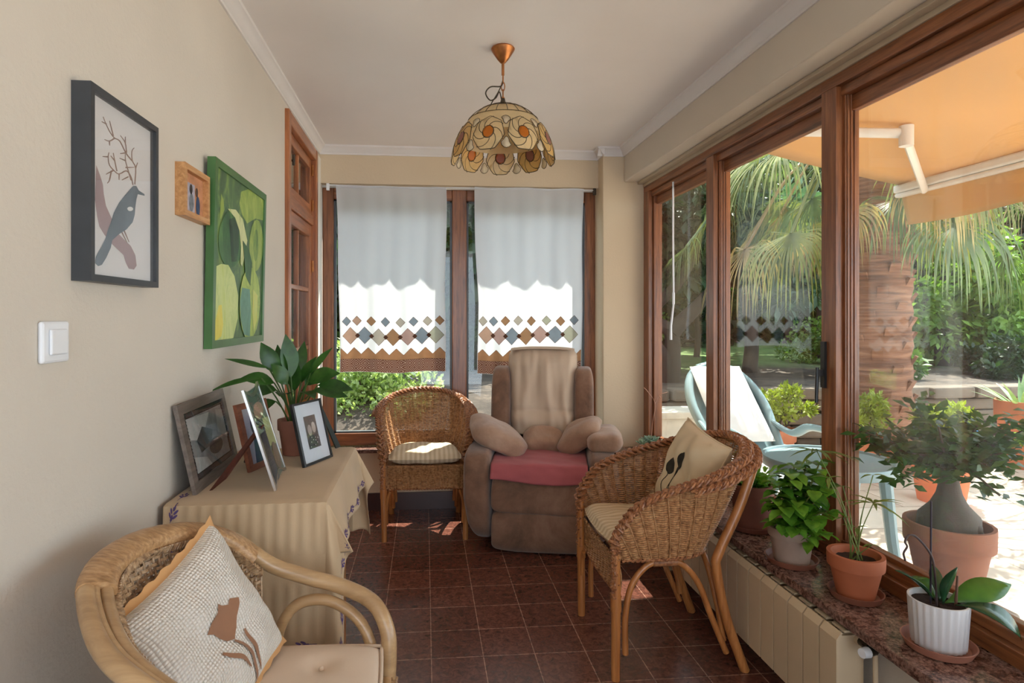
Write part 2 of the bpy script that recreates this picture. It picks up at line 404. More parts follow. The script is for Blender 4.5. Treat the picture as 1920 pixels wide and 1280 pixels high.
lab(wpart(d1, 'latch', b, M_IRON), 'dark metal latch knob')
# the room beyond the door, its dimness put into the dark wall colour
M_DARKROOM = plaster('next_room_dimmed', (0.20, 0.13, 0.09), 0.1)
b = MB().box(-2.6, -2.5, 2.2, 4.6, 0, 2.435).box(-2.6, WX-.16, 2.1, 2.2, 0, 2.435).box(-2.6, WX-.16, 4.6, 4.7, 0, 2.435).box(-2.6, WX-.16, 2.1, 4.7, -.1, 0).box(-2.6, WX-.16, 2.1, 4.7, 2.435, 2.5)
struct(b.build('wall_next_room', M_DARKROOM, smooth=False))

# ---- roof: eaves outside with round tile ends
M_TILE = simple('roof_tile', srgb(176, 128, 100), 0.8, var=0.2, nscale=8, bstr=.3)
M_EAVE = simple('eave_plaster', (0.72, 0.62, 0.50), 0.8)
struct(MB().box(-1.2, 1.84, 4.24, 4.33, 2.47, 2.53).build('roof_eave', M_EAVE, smooth=False))
rt = struct(empty('roof_tiles', (0, 0, 2.5)))
def barrel(mb, A, d, r=.075, L=.35):
    """one half-round clay tile from A along the unit vector d"""
    A = Vector(A); d = Vector(d); s_ = d.cross(Vector((0, 0, 1))).normalized()
    n = 8; base = len(mb.v)
    for t in (0, L):
        for rr in (r, r-.012):
            for k in range(n+1):
                q = PI*k/n; mb.v.append(tuple(A + d*t + s_*math.cos(q)*rr + Vector((0, 0, math.sin(q)*rr))))
    m_ = n+1
    for k in range(n):
        mb.f += [(base+k, base+k+1, base+2*m_+k+1, base+2*m_+k), (base+m_+k, base+3*m_+k, base+3*m_+k+1, base+m_+k+1),
                 (base+k, base+m_+k, base+m_+k+1, base+k+1), (base+2*m_+k, base+2*m_+k+1, base+3*m_+k+1, base+3*m_+k)]
b = MB()
k = -1.1
while k < 1.9: barrel(b, (k, 4.50+rnd.uniform(-.015, .015), 2.53), (0, -1, .12), .085); k += .2
k = -3.0
while k < 4.3: barrel(b, (1.665+rnd.uniform(-.01, .01), k, 2.33), (-1, 0, .12), .085, .065); k += .2
o = b.build('tile_row', M_TILE); o.parent = rt; o.matrix_parent_inverse = Matrix.Translation((0, 0, -2.5))
# channel tiles between, upside down: their round lower lips are what shows below the eave
b = MB()
def chan(mb, A, d, r=.085, L=.35):
    A = Vector(A); d = Vector(d); s_ = d.cross(Vector((0, 0, 1))).normalized(); n = 8; base = len(mb.v)
    for t in (0, L):
        for rr in (r, r-.012):
            for q_ in range(n+1):
                q = PI*q_/n; mb.v.append(tuple(A + d*t + s_*math.cos(q)*rr - Vector((0, 0, math.sin(q)*rr*.6))))
    m_ = n+1
    for q_ in range(n):
        mb.f += [(base+q_, base+q_+1, base+2*m_+q_+1, base+2*m_+q_), (base+m_+q_, base+3*m_+q_, base+3*m_+q_+1, base+m_+q_+1), (base+q_, base+m_+q_, base+m_+q_+1, base+q_+1)]
k = -1.0
while k < 1.9: chan(b, (k, 4.50, 2.56), (0, -1, .12), .104); k += .2
k = -2.9
while k < 4.3: chan(b, (1.665, k, 2.30), (-1, 0, .12), .085, .065); k += .2
o = b.build('channel_row', M_TILE); o.parent = rt; o.matrix_parent_inverse = Matrix.Translation((0, 0, -2.5))
# outlines of the two wall pictures in metres: (distance along the left wall, height)
BIRD_BODY=[(1.458,1.612),(1.473,1.615),(1.485,1.607),(1.514,1.604),(1.514,1.6),(1.48,1.597),(1.473,1.583),(1.468,1.564),(1.465,1.546),(1.455,1.527),(1.426,1.506),(1.393,1.491),(1.364,1.474),(1.358,1.457),(1.339,1.433),(1.322,1.417),(1.307,1.413),(1.296,1.419),(1.299,1.432),(1.319,1.453),(1.336,1.474),(1.346,1.494),(1.358,1.512),(1.37,1.534),(1.393,1.561),(1.42,1.583),(1.444,1.602)]
BIRD_BRANCH=[(1.301,1.621),(1.316,1.603),(1.327,1.586),(1.33,1.568),(1.339,1.544),(1.358,1.525),(1.393,1.491),(1.42,1.481),(1.447,1.471),(1.469,1.452),(1.475,1.428),(1.462,1.418),(1.437,1.418),(1.423,1.431),(1.413,1.447),(1.386,1.457),(1.361,1.467),(1.333,1.481),(1.313,1.496),(1.304,1.516),(1.296,1.549),(1.299,1.589)]
BIRD_SPOT=[(1.457,1.558),(1.454,1.555),(1.448,1.552),(1.439,1.55),(1.432,1.551),(1.429,1.553),(1.43,1.556),(1.436,1.559),(1.444,1.561),(1.452,1.561)]
BIRD_TWIGS=[[(1.456,1.614),(1.447,1.63),(1.426,1.639),(1.393,1.624),(1.37,1.627),(1.352,1.634),(1.347,1.649),(1.35,1.66)],[(1.37,1.627),(1.339,1.611)],[(1.347,1.65),(1.326,1.645)],[(1.393,1.624),(1.393,1.611)],[(1.36,1.623),(1.352,1.601),(1.344,1.593)],[(1.433,1.627),(1.406,1.614)],[(1.383,1.628),(1.374,1.649),(1.368,1.664)],[(1.374,1.649),(1.358,1.655)],[(1.465,1.617),(1.469,1.656),(1.453,1.669),(1.451,1.69),(1.462,1.701)],[(1.469,1.656),(1.479,1.671)],[(1.447,1.623),(1.423,1.658),(1.421,1.676)],[(1.451,1.669),(1.423,1.679),(1.396,1.698),(1.374,1.698),(1.355,1.705),(1.339,1.717),(1.327,1.729)],[(1.423,1.679),(1.399,1.671)],[(1.426,1.68),(1.42,1.701),(1.399,1.711)],[(1.42,1.701),(1.421,1.715)],[(1.374,1.698),(1.352,1.685),(1.333,1.683)],[(1.352,1.685),(1.353,1.676)],[(1.368,1.701),(1.358,1.719),(1.353,1.729)],[(1.339,1.718),(1.322,1.717)],[(1.423,1.646),(1.462,1.656)],[(1.42,1.661),(1.396,1.66)],[(1.406,1.496),(1.428,1.477)],[(1.416,1.501),(1.438,1.479)]]
FRUIT_C=[(2.035,1.797),(2.585,1.79),(2.524,1.22),(1.975,1.222)]
FRUIT_TOPFRUIT=[(2.25,1.762),(2.349,1.794),(2.578,1.788),(2.568,1.705),(2.435,1.694),(2.329,1.658),(2.265,1.681),(2.231,1.717)]
FRUIT_SLIVER=[(2.035,1.712),(2.059,1.695),(2.071,1.665),(2.051,1.64),(2.027,1.625)]
FRUIT_DARK=[(2.284,1.595),(2.273,1.552),(2.241,1.515),(2.194,1.488),(2.141,1.476),(2.091,1.48),(2.051,1.497),(2.024,1.525),(2.015,1.56),(2.024,1.597),(2.051,1.632),(2.091,1.66),(2.141,1.676),(2.194,1.678),(2.241,1.663),(2.273,1.634)]
FRUIT_HI=[(2.099,1.673),(2.185,1.685),(2.269,1.664),(2.329,1.594),(2.308,1.543),(2.273,1.492),(2.25,1.501),(2.254,1.561),(2.231,1.617),(2.18,1.656)]
FRUIT_RIGHT=[(2.553,1.602),(2.545,1.56),(2.523,1.523),(2.491,1.498),(2.454,1.487),(2.418,1.492),(2.388,1.512),(2.368,1.542),(2.362,1.58),(2.368,1.619),(2.388,1.654),(2.418,1.68),(2.454,1.694),(2.491,1.692),(2.523,1.674),(2.545,1.642)]
FRUIT_RIGHTIN=[(2.483,1.594),(2.478,1.561),(2.465,1.535),(2.447,1.525),(2.429,1.532),(2.416,1.554),(2.411,1.585),(2.416,1.618),(2.429,1.643),(2.447,1.654),(2.465,1.648),(2.478,1.626)]
FRUIT_BL=[(1.994,1.469),(2.043,1.481),(2.116,1.484),(2.185,1.45),(2.231,1.383),(2.231,1.301),(2.185,1.232),(1.982,1.225)]
FRUIT_YEL=[(2.027,1.344),(2.056,1.347),(2.075,1.28),(2.059,1.242),(1.997,1.227),(1.982,1.271)]
FRUIT_BR=[(2.519,1.362),(2.507,1.305),(2.475,1.258),(2.428,1.228),(2.374,1.219),(2.323,1.231),(2.282,1.262),(2.255,1.306),(2.246,1.357),(2.255,1.408),(2.282,1.453),(2.323,1.485),(2.374,1.5),(2.428,1.493),(2.475,1.465),(2.507,1.419)]
FRUIT_TEAL=[(2.273,1.414),(2.37,1.412),(2.392,1.325),(2.383,1.231),(2.308,1.24),(2.265,1.295),(2.25,1.36)]
FRUIT_YEL2=[(2.413,1.414),(2.481,1.391),(2.476,1.293),(2.435,1.248),(2.409,1.325)]
FRUIT_LEAF=[(2.269,1.587),(2.349,1.56),(2.392,1.514),(2.374,1.425),(2.312,1.458),(2.288,1.535)]
FRUIT_CORE=[(2.116,1.64),(2.167,1.654),(2.222,1.627),(2.231,1.558),(2.209,1.504),(2.15,1.498),(2.133,1.57)]
# ================================================================ INDOORS: helpers for soft goods
def pillow(mb, A, B, C, D, th, n=18, pinch=.06, wr=.004, seed=0, back=True, e=.5, rnd_=0):
    """cushion between corners A (0,0), B (1,0), C (1,1), D (0,1); returns the front surface function"""
    A, B, C, D = map(Vector, (A, B, C, D)); nn = (B-A).cross(D-A).normalized()
    def S(u, v, side=1, off=0):
        a, c = 2*u-1, 2*v-1
        a, c = a*math.sqrt(1-rnd_*c*c/2), c*math.sqrt(1-rnd_*a*a/2)
        pu = .5+.5*a*(1-pinch*(1-c*c)); pv = .5+.5*c*(1-pinch*(1-a*a))
        P = A*(1-pu)*(1-pv)+B*pu*(1-pv)+C*pu*pv+D*(1-pu)*pv
        t = max(0, (1-(2*u-1)**4)*(1-(2*v-1)**4))**e
        w_ = wr*mnoise.noise(Vector((u*5+seed, v*5, seed*3.1)))*2*t
        return P + nn*side*(th*t + w_ + off)
    mb.grid(lambda u, v: S(u, v, 1), n, n)
    if back: mb.grid(lambda u, v: S(u, v, -1), n, n)
    return S
def edge_pipe(S, r=.004, n=20):
    pts = [S(k/n, 0) for k in range(n)] + [S(1, k/n) for k in range(n)] + [S(1-k/n, 1) for k in range(n)] + [S(0, 1-k/n) for k in range(n)]
    return MB().tube(pts, r, 6, closed=True)
def on_surf(S, off=.0015):
    def f(u, v):
        e = 1e-3; p = Vector(S(u, v)); a = Vector(S(u+e, v))-p; b = Vector(S(u, v+e))-p; n = a.cross(b)
        return p + (n.normalized()*off if n.length > 1e-12 else Vector())
    return f
def sell(c, h, e=.35, nu=32, nv=20, wr=0, seed=0, deform=None):
    """rounded box (superellipsoid) centre c, half sizes h"""
    c = Vector(c); sg = lambda w_, m_: math.copysign(abs(w_)**m_, w_)
    def f(u, v):
        a = 2*PI*u; b = -PI/2 + PI*v
        q = Vector((sg(math.cos(b), e)*sg(math.cos(a), e), sg(math.cos(b), e)*sg(math.sin(a), e), sg(math.sin(b), e)))
        p = Vector((q.x*h[0], q.y*h[1], q.z*h[2]))
        if wr: p += p.normalized()*wr*mnoise.noise(p*9+Vector((seed, 0, 0)))
        if deform: p = deform(p)
        return c + p
    return MB().grid(f, nu, nv, wrap=True)
def ellipse(cx, cy, rx, ry, n=16, rot=0):
    return [(cx+rx*math.cos(2*PI*k/n)*math.cos(rot)-ry*math.sin(2*PI*k/n)*math.sin(rot), cy+rx*math.cos(2*PI*k/n)*math.sin(rot)+ry*math.sin(2*PI*k/n)*math.cos(rot)) for k in range(n)]
def flat_mat(name, col, rough=.8, var=.08, nscale=12): return simple(name, col, rough, var=var, nscale=nscale, spec=.2)

# ---- flower pots
M_TERRA = simple('terracotta', srgb(178, 108, 76), .85, var=.14, nscale=9, bstr=.15)
M_TERRAD = simple('dark_terracotta', srgb(122, 70, 54), .75, var=.14, nscale=9, bstr=.15)
M_SOIL = simple('potting_soil', srgb(52, 38, 30), 1, var=.4, nscale=40, bstr=.8)
def pot_prof(r, h, rim=.28, taper=.72, th=.012):
    return [(0, 0), (r*taper, 0), (r*.93, h*(1-rim)), (r*.94, h*(1-rim)+.003), (r*1.03, h*(1-rim)+.004), (r*1.04, h*(1-rim)+.012), (r*1.05, h-.006), (r*1.045, h), (r*1.05-th, h), (r*.95-th, h*.8), (0, h*.8)]
def pot(parent, r, h, m, c=(0, 0, 0), soil=True, **k):
    o = MB().lathe(pot_prof(r, h, **k), c, 36).build('pot', m, parent)
    if soil: MB().grid(lambda u, v: (c[0]+(r*.93)*v*math.cos(2*PI*u), c[1]+(r*.93)*v*math.sin(2*PI*u), c[2]+h*.83+.006*mnoise.noise(Vector((u*20, v*8, 1)))), 24, 5, wrap=True).build('soil', M_SOIL, parent)
    return o

# ================================================================ WALL PICTURES
def wall_frame(root, name, y0, y1, z0, z1, xb, xf, wd, m, tilt=0):
    """mitred frame on the left wall, back at xb, front at xf; tilt pushes the top out"""
    b = MB(); T = lambda x, y, z: (x + tilt*(z-z0)/(z1-z0), y, z)
    o = [(y0, z0), (y1, z0), (y1, z1), (y0, z1)]; i = [(y0+wd, z0+wd), (y1-wd, z0+wd), (y1-wd, z1-wd), (y0+wd, z1-wd)]
    for k in range(4):
        k2 = (k+1) % 4; q = [o[k], o[k2], i[k2], i[k]]
        b.add([T(xb, *p) for p in q] + [T(xf, *p) for p in q], [(0, 1, 2, 3), (4, 5, 6, 7), (0, 1, 5, 4), (1, 2, 6, 5), (2, 3, 7, 6), (3, 0, 4, 7)])
    return b.build(name, m, root, smooth=False)
def place(root, o): o.parent = root; o.matrix_parent_inverse = Matrix.Translation(-root.location); return o
# bird print
t = thing('framed_picture', 'framed print of a dark bird with branching antlers in a deep charcoal frame', 'picture', (WX, 1.4, 1.38))
place(t, wall_frame(None, 'frame', 1.256, 1.560, 1.380, 1.778, WX, -.662, .014, simple('charcoal_frame', (.045, .05, .058), .45)))
place(t, MB().box(WX, -.676, 1.268, 1.550, 1.39, 1.768).build('print', flat_mat('print_paper', (.72, .70, .70), var=.02), smooth=False))
LY = lambda x: (lambda u, v: (x, u, v))
M_BIRD = flat_mat('bird_ink', srgb(112, 122, 132), var=.15, nscale=20); M_BRANCH = flat_mat('branch_ink', srgb(166, 144, 146)); M_TWIG = flat_mat('twig_ink', srgb(150, 126, 116))
place(t, flat_poly(BIRD_BRANCH, LY(-.6756), 1).build('branch_drawing', M_BRANCH, smooth=False))
place(t, flat_poly(BIRD_BODY, LY(-.6752), 1).build('bird_drawing', M_BIRD, smooth=False))
place(t, flat_poly(BIRD_SPOT, LY(-.6748), 0).build('white_feather_drawing', flat_mat('white_ink', (.8, .8, .8)), smooth=False))
b = MB()
for L in BIRD_TWIGS:
    b = MB(); P = bez([(-.6752, p[0], p[1]) for p in L], 3); b.tube(P, [lerp(.0016, .0008, k/(len(P)-1)) for k in range(len(P))], 5)
    place(t, b.build('antler_twig', M_TWIG))

place(t, MB().box(-.667, -.6655, 1.269, 1.549, 1.392, 1.766).build('glass', M_PICGLASS, smooth=False))
# small two-person photo
t = thing('framed_photo', 'small pale wooden frame with a photo of two people, left of the green painting', 'picture', (WX, 1.85, 1.595))
M_OAK = wood('pale_frame_wood', srgb(172, 116, 66), srgb(222, 170, 116), 1, .45, .1, 1.5)
place(t, wall_frame(None, 'frame', 1.752, 1.948, 1.594, 1.744, WX, -.672, .017, M_OAK))
place(t, MB().box(WX, -.688, 1.765, 1.935, 1.608, 1.73).build('photo', flat_mat('photo_ground', srgb(196, 140, 104), var=.2, nscale=40), smooth=False))
place(t, MB().grid(lambda u, v: (-.6875, lerp(1.778, 1.865, u), lerp(1.615, 1.70, v)), 1, 1).build('photo_background', flat_mat('photo_haze', srgb(176, 170, 182), var=.2, nscale=60), smooth=False))
for pts, m_, nm in ((ellipse(1.835, 1.683, .011, .015), srgb(70, 62, 60), 'figure_head'), (ellipse(1.838, 1.645, .017, .027), srgb(120, 124, 130), 'figure_body'), (ellipse(1.880, 1.682, .010, .014), srgb(96, 76, 66), 'figure_head'), (ellipse(1.889, 1.640, .016, .032), srgb(66, 82, 110), 'figure_body')):
    place(t, flat_poly(pts, LY(-.6869), 0).build(nm, flat_mat('photo_'+nm, m_, var=.3, nscale=60), smooth=False))
# green painting: leaves and fruit
t = thing('framed_painting', 'large painting of green and yellow fruit in a green frame', 'painting', (WX, 2.25, 1.205))
M_GF = simple('green_frame', srgb(70, 112, 62), .35, var=.15, nscale=10)
gf = wall_frame(None, 'frame', 1.965, 2.575, 1.205, 1.815, WX+.002, -.672, .026, M_GF, tilt=.012); place(t, gf)
def paint(name, c1, c2, c3=None):
    m, nt, p = mat(name); v = coords(nt, (1, 1, .45)); f = tex_noise(nt, v, 11, 6, .7, 1.2)
    nt.links.new(ramp(nt, f, [(.3, c1), (.52, c2), (.72, c3 or c2)]), p.inputs['Base Color']); p.inputs['Roughness'].default_value = .45; bump(nt, p, f, .2, .002); return m
def tl(x): return lambda u, v: (x + .012*(v-1.205)/.61, u, v)
place(t, flat_poly([(1.985, 1.225), (2.555, 1.225), (2.555, 1.795), (1.985, 1.795)], tl(-.6775), 3).build('canvas', paint('paint_ground', srgb(52, 76, 58), srgb(84, 116, 72), srgb(140, 168, 80)), smooth=False))
D1, D2, D3 = srgb(150, 172, 78), srgb(196, 208, 112), srgb(112, 146, 66)
cl_ = lambda P: [(min(max(p[0], 1.986), 2.553), min(max(p[1], 1.226), 1.793)) for p in P]
layers = [('fruit_shape', FRUIT_TOPFRUIT, (D3, D1, D2)), ('fruit_shape', FRUIT_SLIVER, (D3, D1, D1)), ('fruit_shape', FRUIT_RIGHT, (D3, D1, D2)), ('fruit_shade', FRUIT_RIGHTIN, (srgb(48, 84, 42), D3, D1)),
          ('fruit_shape', FRUIT_DARK, (srgb(38, 74, 40), srgb(62, 108, 56), srgb(96, 140, 76))), ('fruit_shade', FRUIT_CORE, (srgb(20, 46, 26), srgb(38, 70, 40), srgb(58, 96, 60))), ('fruit_highlight', FRUIT_HI, (D2, srgb(214, 216, 160), D1)),
          ('fruit_shape', FRUIT_BL, (srgb(160, 186, 96), srgb(204, 214, 140), srgb(184, 200, 92))), ('fruit_highlight', FRUIT_YEL, (srgb(214, 196, 60), srgb(226, 214, 92), srgb(222, 190, 60))),
          ('fruit_shape', FRUIT_BR, (D3, srgb(170, 192, 84), D2)), ('fruit_shade', FRUIT_TEAL, (srgb(70, 120, 96), srgb(96, 146, 122), srgb(60, 104, 66))), ('fruit_highlight', FRUIT_YEL2, (srgb(206, 196, 60), D2, srgb(214, 196, 60))),
          ('leaf_shape', FRUIT_LEAF, (srgb(30, 66, 36), srgb(52, 96, 48), srgb(78, 120, 70)))]
for k, (nm, P, cs) in enumerate(layers):
    place(t, flat_poly(cl_(P), tl(-.6771+.0003*k), 1).build(nm, paint('paint_%s' % ['a', 'b', 'c', 'd', 'e', 'f', 'g', 'h', 'i', 'j', 'k', 'l', 'm'][k], *cs), smooth=False))
# light switch
t = thing('light_switch', 'white rocker light switch on the left wall below the bird print', 'switch', (WX, 1.193, 1.222))
place(t, MB().box(WX, -.690, 1.151, 1.235, 1.222, 1.30).build('plate', M_WHITEPL, smooth=False, bevel=.005))
place(t, MB().box(-.690, -.684, 1.168, 1.220, 1.237, 1.285).build('rocker', M_WHITEPL, smooth=False, bevel=.003))

# ================================================================ CONSOLE CABINET WITH CLOTH
TT = .812; TX0, TX1, TY0, TY1 = -.688, -.285, 1.665, 2.30
t = thing('cabinet', 'light wooden cabinet against the left wall, mostly hidden by a beige tablecloth', 'cabinet', (-.48, 1.98, 0))
def rel(o, root): o.parent = root; o.matrix_parent_inverse = Matrix.Translation(-root.location); return o
rel(MB().box(TX0+.01, TX1-.03, TY0+.02, TY1-.02, .06, TT-.03).build('body', M_PINE, smooth=False, bevel=.004), t)
rel(MB().box(TX0+.001, TX1, TY0, TY1, TT-.03, TT-.004).build('top', M_PINE, smooth=False, bevel=.006), t)
for y0, y1 in ((TY0+.03, 1.977), (1.983, TY1-.03)):
    d = rel(MB().box(TX1-.03, TX1-.008, y0, y1, .09, TT-.04).build('door', M_PINE, smooth=False, bevel=.004), t)
    k = MB().tube([(TX1-.008, (1.95 if y0 < 1.9 else 2.11), .615), (TX1+.014, (1.95 if y0 < 1.9 else 2.11), .615)], [.006, .009], 10).build('knob', M_IRON); k.parent = d
for x in (TX0+.03, TX1-.06):
    for y in (TY0+.05, TY1-.05): rel(MB().box(x-.02, x+.02, y-.02, y+.02, 0, .06).build('foot', M_PINE, smooth=False, bevel=.003), t)
def ccoord(u, v):
    """flat cloth point (u over the depth, v along the wall) draped over the cabinet top"""
    dx = max(0, u-TX1-.012); dn = max(0, TY0-.012-v); df = max(0, v-TY1-.012)
    x = min(u, TX1+.012); y = min(max(v, TY0-.012), TY1+.012); z = TT
    rip = mnoise.noise(Vector((u*7, v*7, 1)))*.004
    if dn > 0 and dx == 0:
        fold = .004*math.sin(u*46+2*math.sin(v*3))*min(1, dn*5) + .014*math.sin(u*15+1)*min(1, dn*2)
        crink = .0025*math.sin(u*190)*(1 if (dn*9 % 2) < 1.15 else .15)
        return Vector((x, y - .012 - abs(fold)*.8 - dn*.06 - crink, z - dn))
    if df > 0 and dx == 0: return Vector((x, y + .012 + .01*math.sin(u*30)*min(1, df*5) + df*.06, z - df))
    if dx > 0 and dn == 0 and df == 0:
        sag = .035*math.sin(PI*(v-TY0)/(TY1-TY0)); return Vector((x + .008 + dx*.22 + .012*math.sin(v*22)*dx*5, y, z - dx*.97))
    if dx > 0:
        d = dn if dn > 0 else df; s_ = -1 if dn > 0 else 1; r = math.hypot(dx, d); a = math.atan2(dx, d)
        out = r*.42*math.sin(a)**.8 ; lat = r*.12*math.cos(a)
        wv = .03*math.sin(a*5)*min(1, r*3)
        return Vector((x + .008 + out*math.sin(a*.9+.15) + wv*.5, y + s_*(.012*math.cos(a) + lat*.6 - out*.1 + wv), z - math.sqrt(max(0, r*r-out*out))))
    return Vector((u, v, z + max(0, rip)*.5))
M_TC = cloth('linen_tablecloth', srgb(208, 180, 146), .12, .9, 300, .05, 6)
tc = thing('tablecloth', 'beige linen tablecloth with purple lavender sprigs along its hem, draped over the cabinet', 'tablecloth', (-.48, 1.98, TT))
OS, ON = .165, .40
U0, U1, V0, V1 = TX0+.004, TX1+OS, TY0-ON, TY1+.34
rel(MB().grid(lambda u, v: ccoord(lerp(U0, U1, u), lerp(V0, V1, v)), 90, 150).build('cloth', M_TC, solid=.0015), tc)
M_LAV = flat_mat('lavender_print', srgb(96, 78, 122), .9, .2, 60)
b = MB(); R = random.Random(2)
def sprig(cu_, cv_, ang, s=1.0):
    b = MB()
    S = on_surf(ccoord, .0022); f2 = lambda u, v: S(u, v) if ccoord(u, v) else None
    def tr(p): return (cu_ + (p[0]*math.cos(ang)-p[1]*math.sin(ang))*s, cv_ + (p[0]*math.sin(ang)+p[1]*math.cos(ang))*s)
    for (a, c, rx, ry, rot) in ((0, .0, .0035, .010, 0), (.007, .006, .003, .008, -.5), (-.007, .006, .003, .008, .5), (.006, .018, .003, .008, -.4), (-.006, .018, .003, .008, .4), (0, .028, .003, .009, 0)):
        P = [tr(p) for p in ellipse(a, c, rx, ry, 8, rot)]; m_ = flat_poly(P, S, 0); b.add(m_.v, m_.f)
    P = [tr(p) for p in ((-.0008, -.03), (.0008, -.03), (.0008, -.008), (-.0008, -.008))]; m_ = flat_poly(P, S, 0); b.add(m_.v, m_.f)
    lab(rel(b.build('lavender_sprig', M_LAV, normals=False), tc), 'purple printed lavender sprig')
v_ = V0+.03
while v_ < V1-.03: sprig(U1-.018, v_, R.uniform(-.3, .3)); v_ += .075
u_ = U0+.02
for u_ in [U0+.02+.07*k for k in range(6)]: sprig(u_, V0+.02, PI/2)
for v_ in [V0+.10+.085*k for k in range(8)]: sprig(U0+.022, v_, R.uniform(-.3, .3))

# ---- standing photo frames
def stand_frame(name, label, BL, BR, TL, th, wd, mfr, content, mat_w=0, mmat=None, strut=None, mstrut=None, inner=None, arch=False, cat='photo frame', wdir=None):
    BL, BR, TL = map(Vector, (BL, BR, TL)); ex = (BR-BL); W = ex.length; ex.normalize(); ez = TL-BL; ez = (ez-ex*ez.dot(ex)); Hh = ez.length; ez.normalize(); ey = ez.cross(ex)   # ey points out of the back? front = -ey
    fr = ex.cross(ez)   # towards the viewer
    t = thing(name, label, cat, tuple(BL)); O = lambda x, z, d=0: (ex*x + ez*z - fr*0 + fr*d)
    b = MB(); n = 12 if arch else 1
    def ring(i):
        q = [(i, i), (W-i, i), (W-i, Hh-i)]
        if arch:
            q[1:1] = [(lerp(i, W-i, k/12), i - (.030*math.sin(PI*k/12)**2 if i < .01 else .022*math.sin(PI*k/12)**2)*-1) for k in range(1, 12)]
            q += [(lerp(W-i, i, k/12), Hh-i-.022*math.sin(PI*k/12)) for k in range(1, 12)]
        return q + [(i, Hh-i)]
    o_, i_ = ring(0), ring(wd); L = len(o_)
    for k in range(L):
        k2 = (k+1) % L; q = [o_[k], o_[k2], i_[k2], i_[k]]
        b.add([O(p[0], p[1], -th) for p in q] + [O(o_[k][0], o_[k][1], -.001), O(o_[k2][0], o_[k2][1], -.001), O(i_[k2][0], i_[k2][1], 0), O(i_[k][0], i_[k][1], 0)], [(0, 1, 2, 3), (4, 5, 6, 7), (0, 1, 5, 4), (1, 2, 6, 5), (2, 3, 7, 6), (3, 0, 4, 7)])
    b.build('frame', mfr, t, smooth=False)
    bk = MB(); m_ = flat_poly(i_ if arch else ring(wd*.5), lambda x, z: O(x, z, -th*.75), 0); 
    m_.build('backing', mstrut or M_BLACK, t, smooth=False, solid=.002)
    if inner: inner(t, O, W, Hh, wd)
    # picture
    i0 = wd + mat_w
    if mat_w: flat_poly([(wd*.8, wd*.8), (W-wd*.8, wd*.8), (W-wd*.8, Hh-wd*.8), (wd*.8, Hh-wd*.8)], lambda x, z: O(x, z, -th*.5), 0).build('mount', mmat, t, smooth=False)
    content(t, lambda x, z, d=0: O(lerp(i0, W-i0, x), lerp(i0, Hh-i0, z), -th*.45+.0004*d))
    flat_poly([(wd*.8, wd*.8), (W-wd*.8, wd*.8), (W-wd*.8, Hh-wd*.8), (wd*.8, Hh-wd*.8)], lambda x, z: O(x, z, -th*.2), 0).build('glass', M_PICGLASS, t, smooth=False, solid=.0008)
    if strut:
        top, foot, w_ = strut; p0 = O(top[0]*W, top[1]*Hh, -th); p1 = Vector(foot)-BL
        s_ = (Vector(wdir).normalized() if wdir else ex)*w_*.5; b = MB(); k_ = (p1-p0).cross(s_).normalized()*.003
        b.add([p0-s_*.6-k_, p0+s_*.6-k_, p1+s_-k_, p1-s_-k_, p0-s_*.6+k_, p0+s_*.6+k_, p1+s_+k_, p1-s_+k_], [(0,1,2,3),(4,5,6,7),(0,1,5,4),(1,2,6,5),(2,3,7,6),(3,0,4,7)])
        b.build('strut', mstrut or M_BLACK, t, smooth=False)
    return t
def shapes(t, F, items):
    for k, (nm, P, col) in enumerate(items):
        flat_poly(P, lambda x, z, k=k: F(x, z, k+1), 0).build(nm, flat_mat('photo_tone', col, .5, .15, 30), t, smooth=False)
def bgd(t, F, col, var=.25):
    flat_poly([(0, 0), (1, 0), (1, 1), (0, 1)], lambda x, z: F(x, z, 0), 0).build('photo', flat_mat('photo_paper', col, .5, var, 25), t, smooth=False)
ZT = TT+.003
def c_grey(t, F):
    bgd(t, F, (.30, .32, .32)); shapes(t, F, [('photo_shape', [(0, .62), (.3, .5), (.62, .95), (0, 1)], (.62, .64, .62)), ('photo_shape', [(.2, .3), (.5, .35), (.62, .6), (.35, .75), (.15, .55)], (.10, .11, .11)), ('photo_shape', ellipse(.62, .28, .2, .16), (.06, .065, .07)), ('photo_shape', [(.75, .5), (1, .3), (1, .9), (.8, .95)], (.45, .47, .46)), ('photo_shape', [(0, 0), (.4, 0), (.3, .18), (0, .3)], (.55, .56, .54))])
def in_grey(t, O, W, Hh, wd):
    b = MB(); r0 = wd+.002
    for k in range(int((W-2*wd)/.010)):
        for z in (wd+.009, Hh-wd-.009): b.tube([O(wd+.003+k*.010, z-.006, -.0045), O(wd+.010+k*.010, z+.006, -.0045)], .0016, 5)
    for k in range(int((Hh-2*wd)/.010)):
        for x in (wd+.009, W-wd-.009): b.tube([O(x-.006, wd+.003+k*.010, -.0045), O(x+.006, wd+.010+k*.010, -.0045)], .0016, 5)
    lab(b.build('beading', simple('dark_braid', (.05, .05, .055), .6), t), 'black braided inner border')
M_MATB = flat_mat('matt_black', (.012, .012, .013), .9)
M_GREYW = wood('weathered_grey_wood', srgb(82, 72, 66), srgb(132, 118, 108), 1, .5, .1)
stand_frame('photo_frame', 'wide weathered grey wood photo frame leaning on the left wall', (-.628, 1.722, ZT), (-.634, 2.12, ZT), (-.682, 1.72, ZT+.248), .013, .030, M_GREYW, c_grey, .018, M_MATB, inner=in_grey)
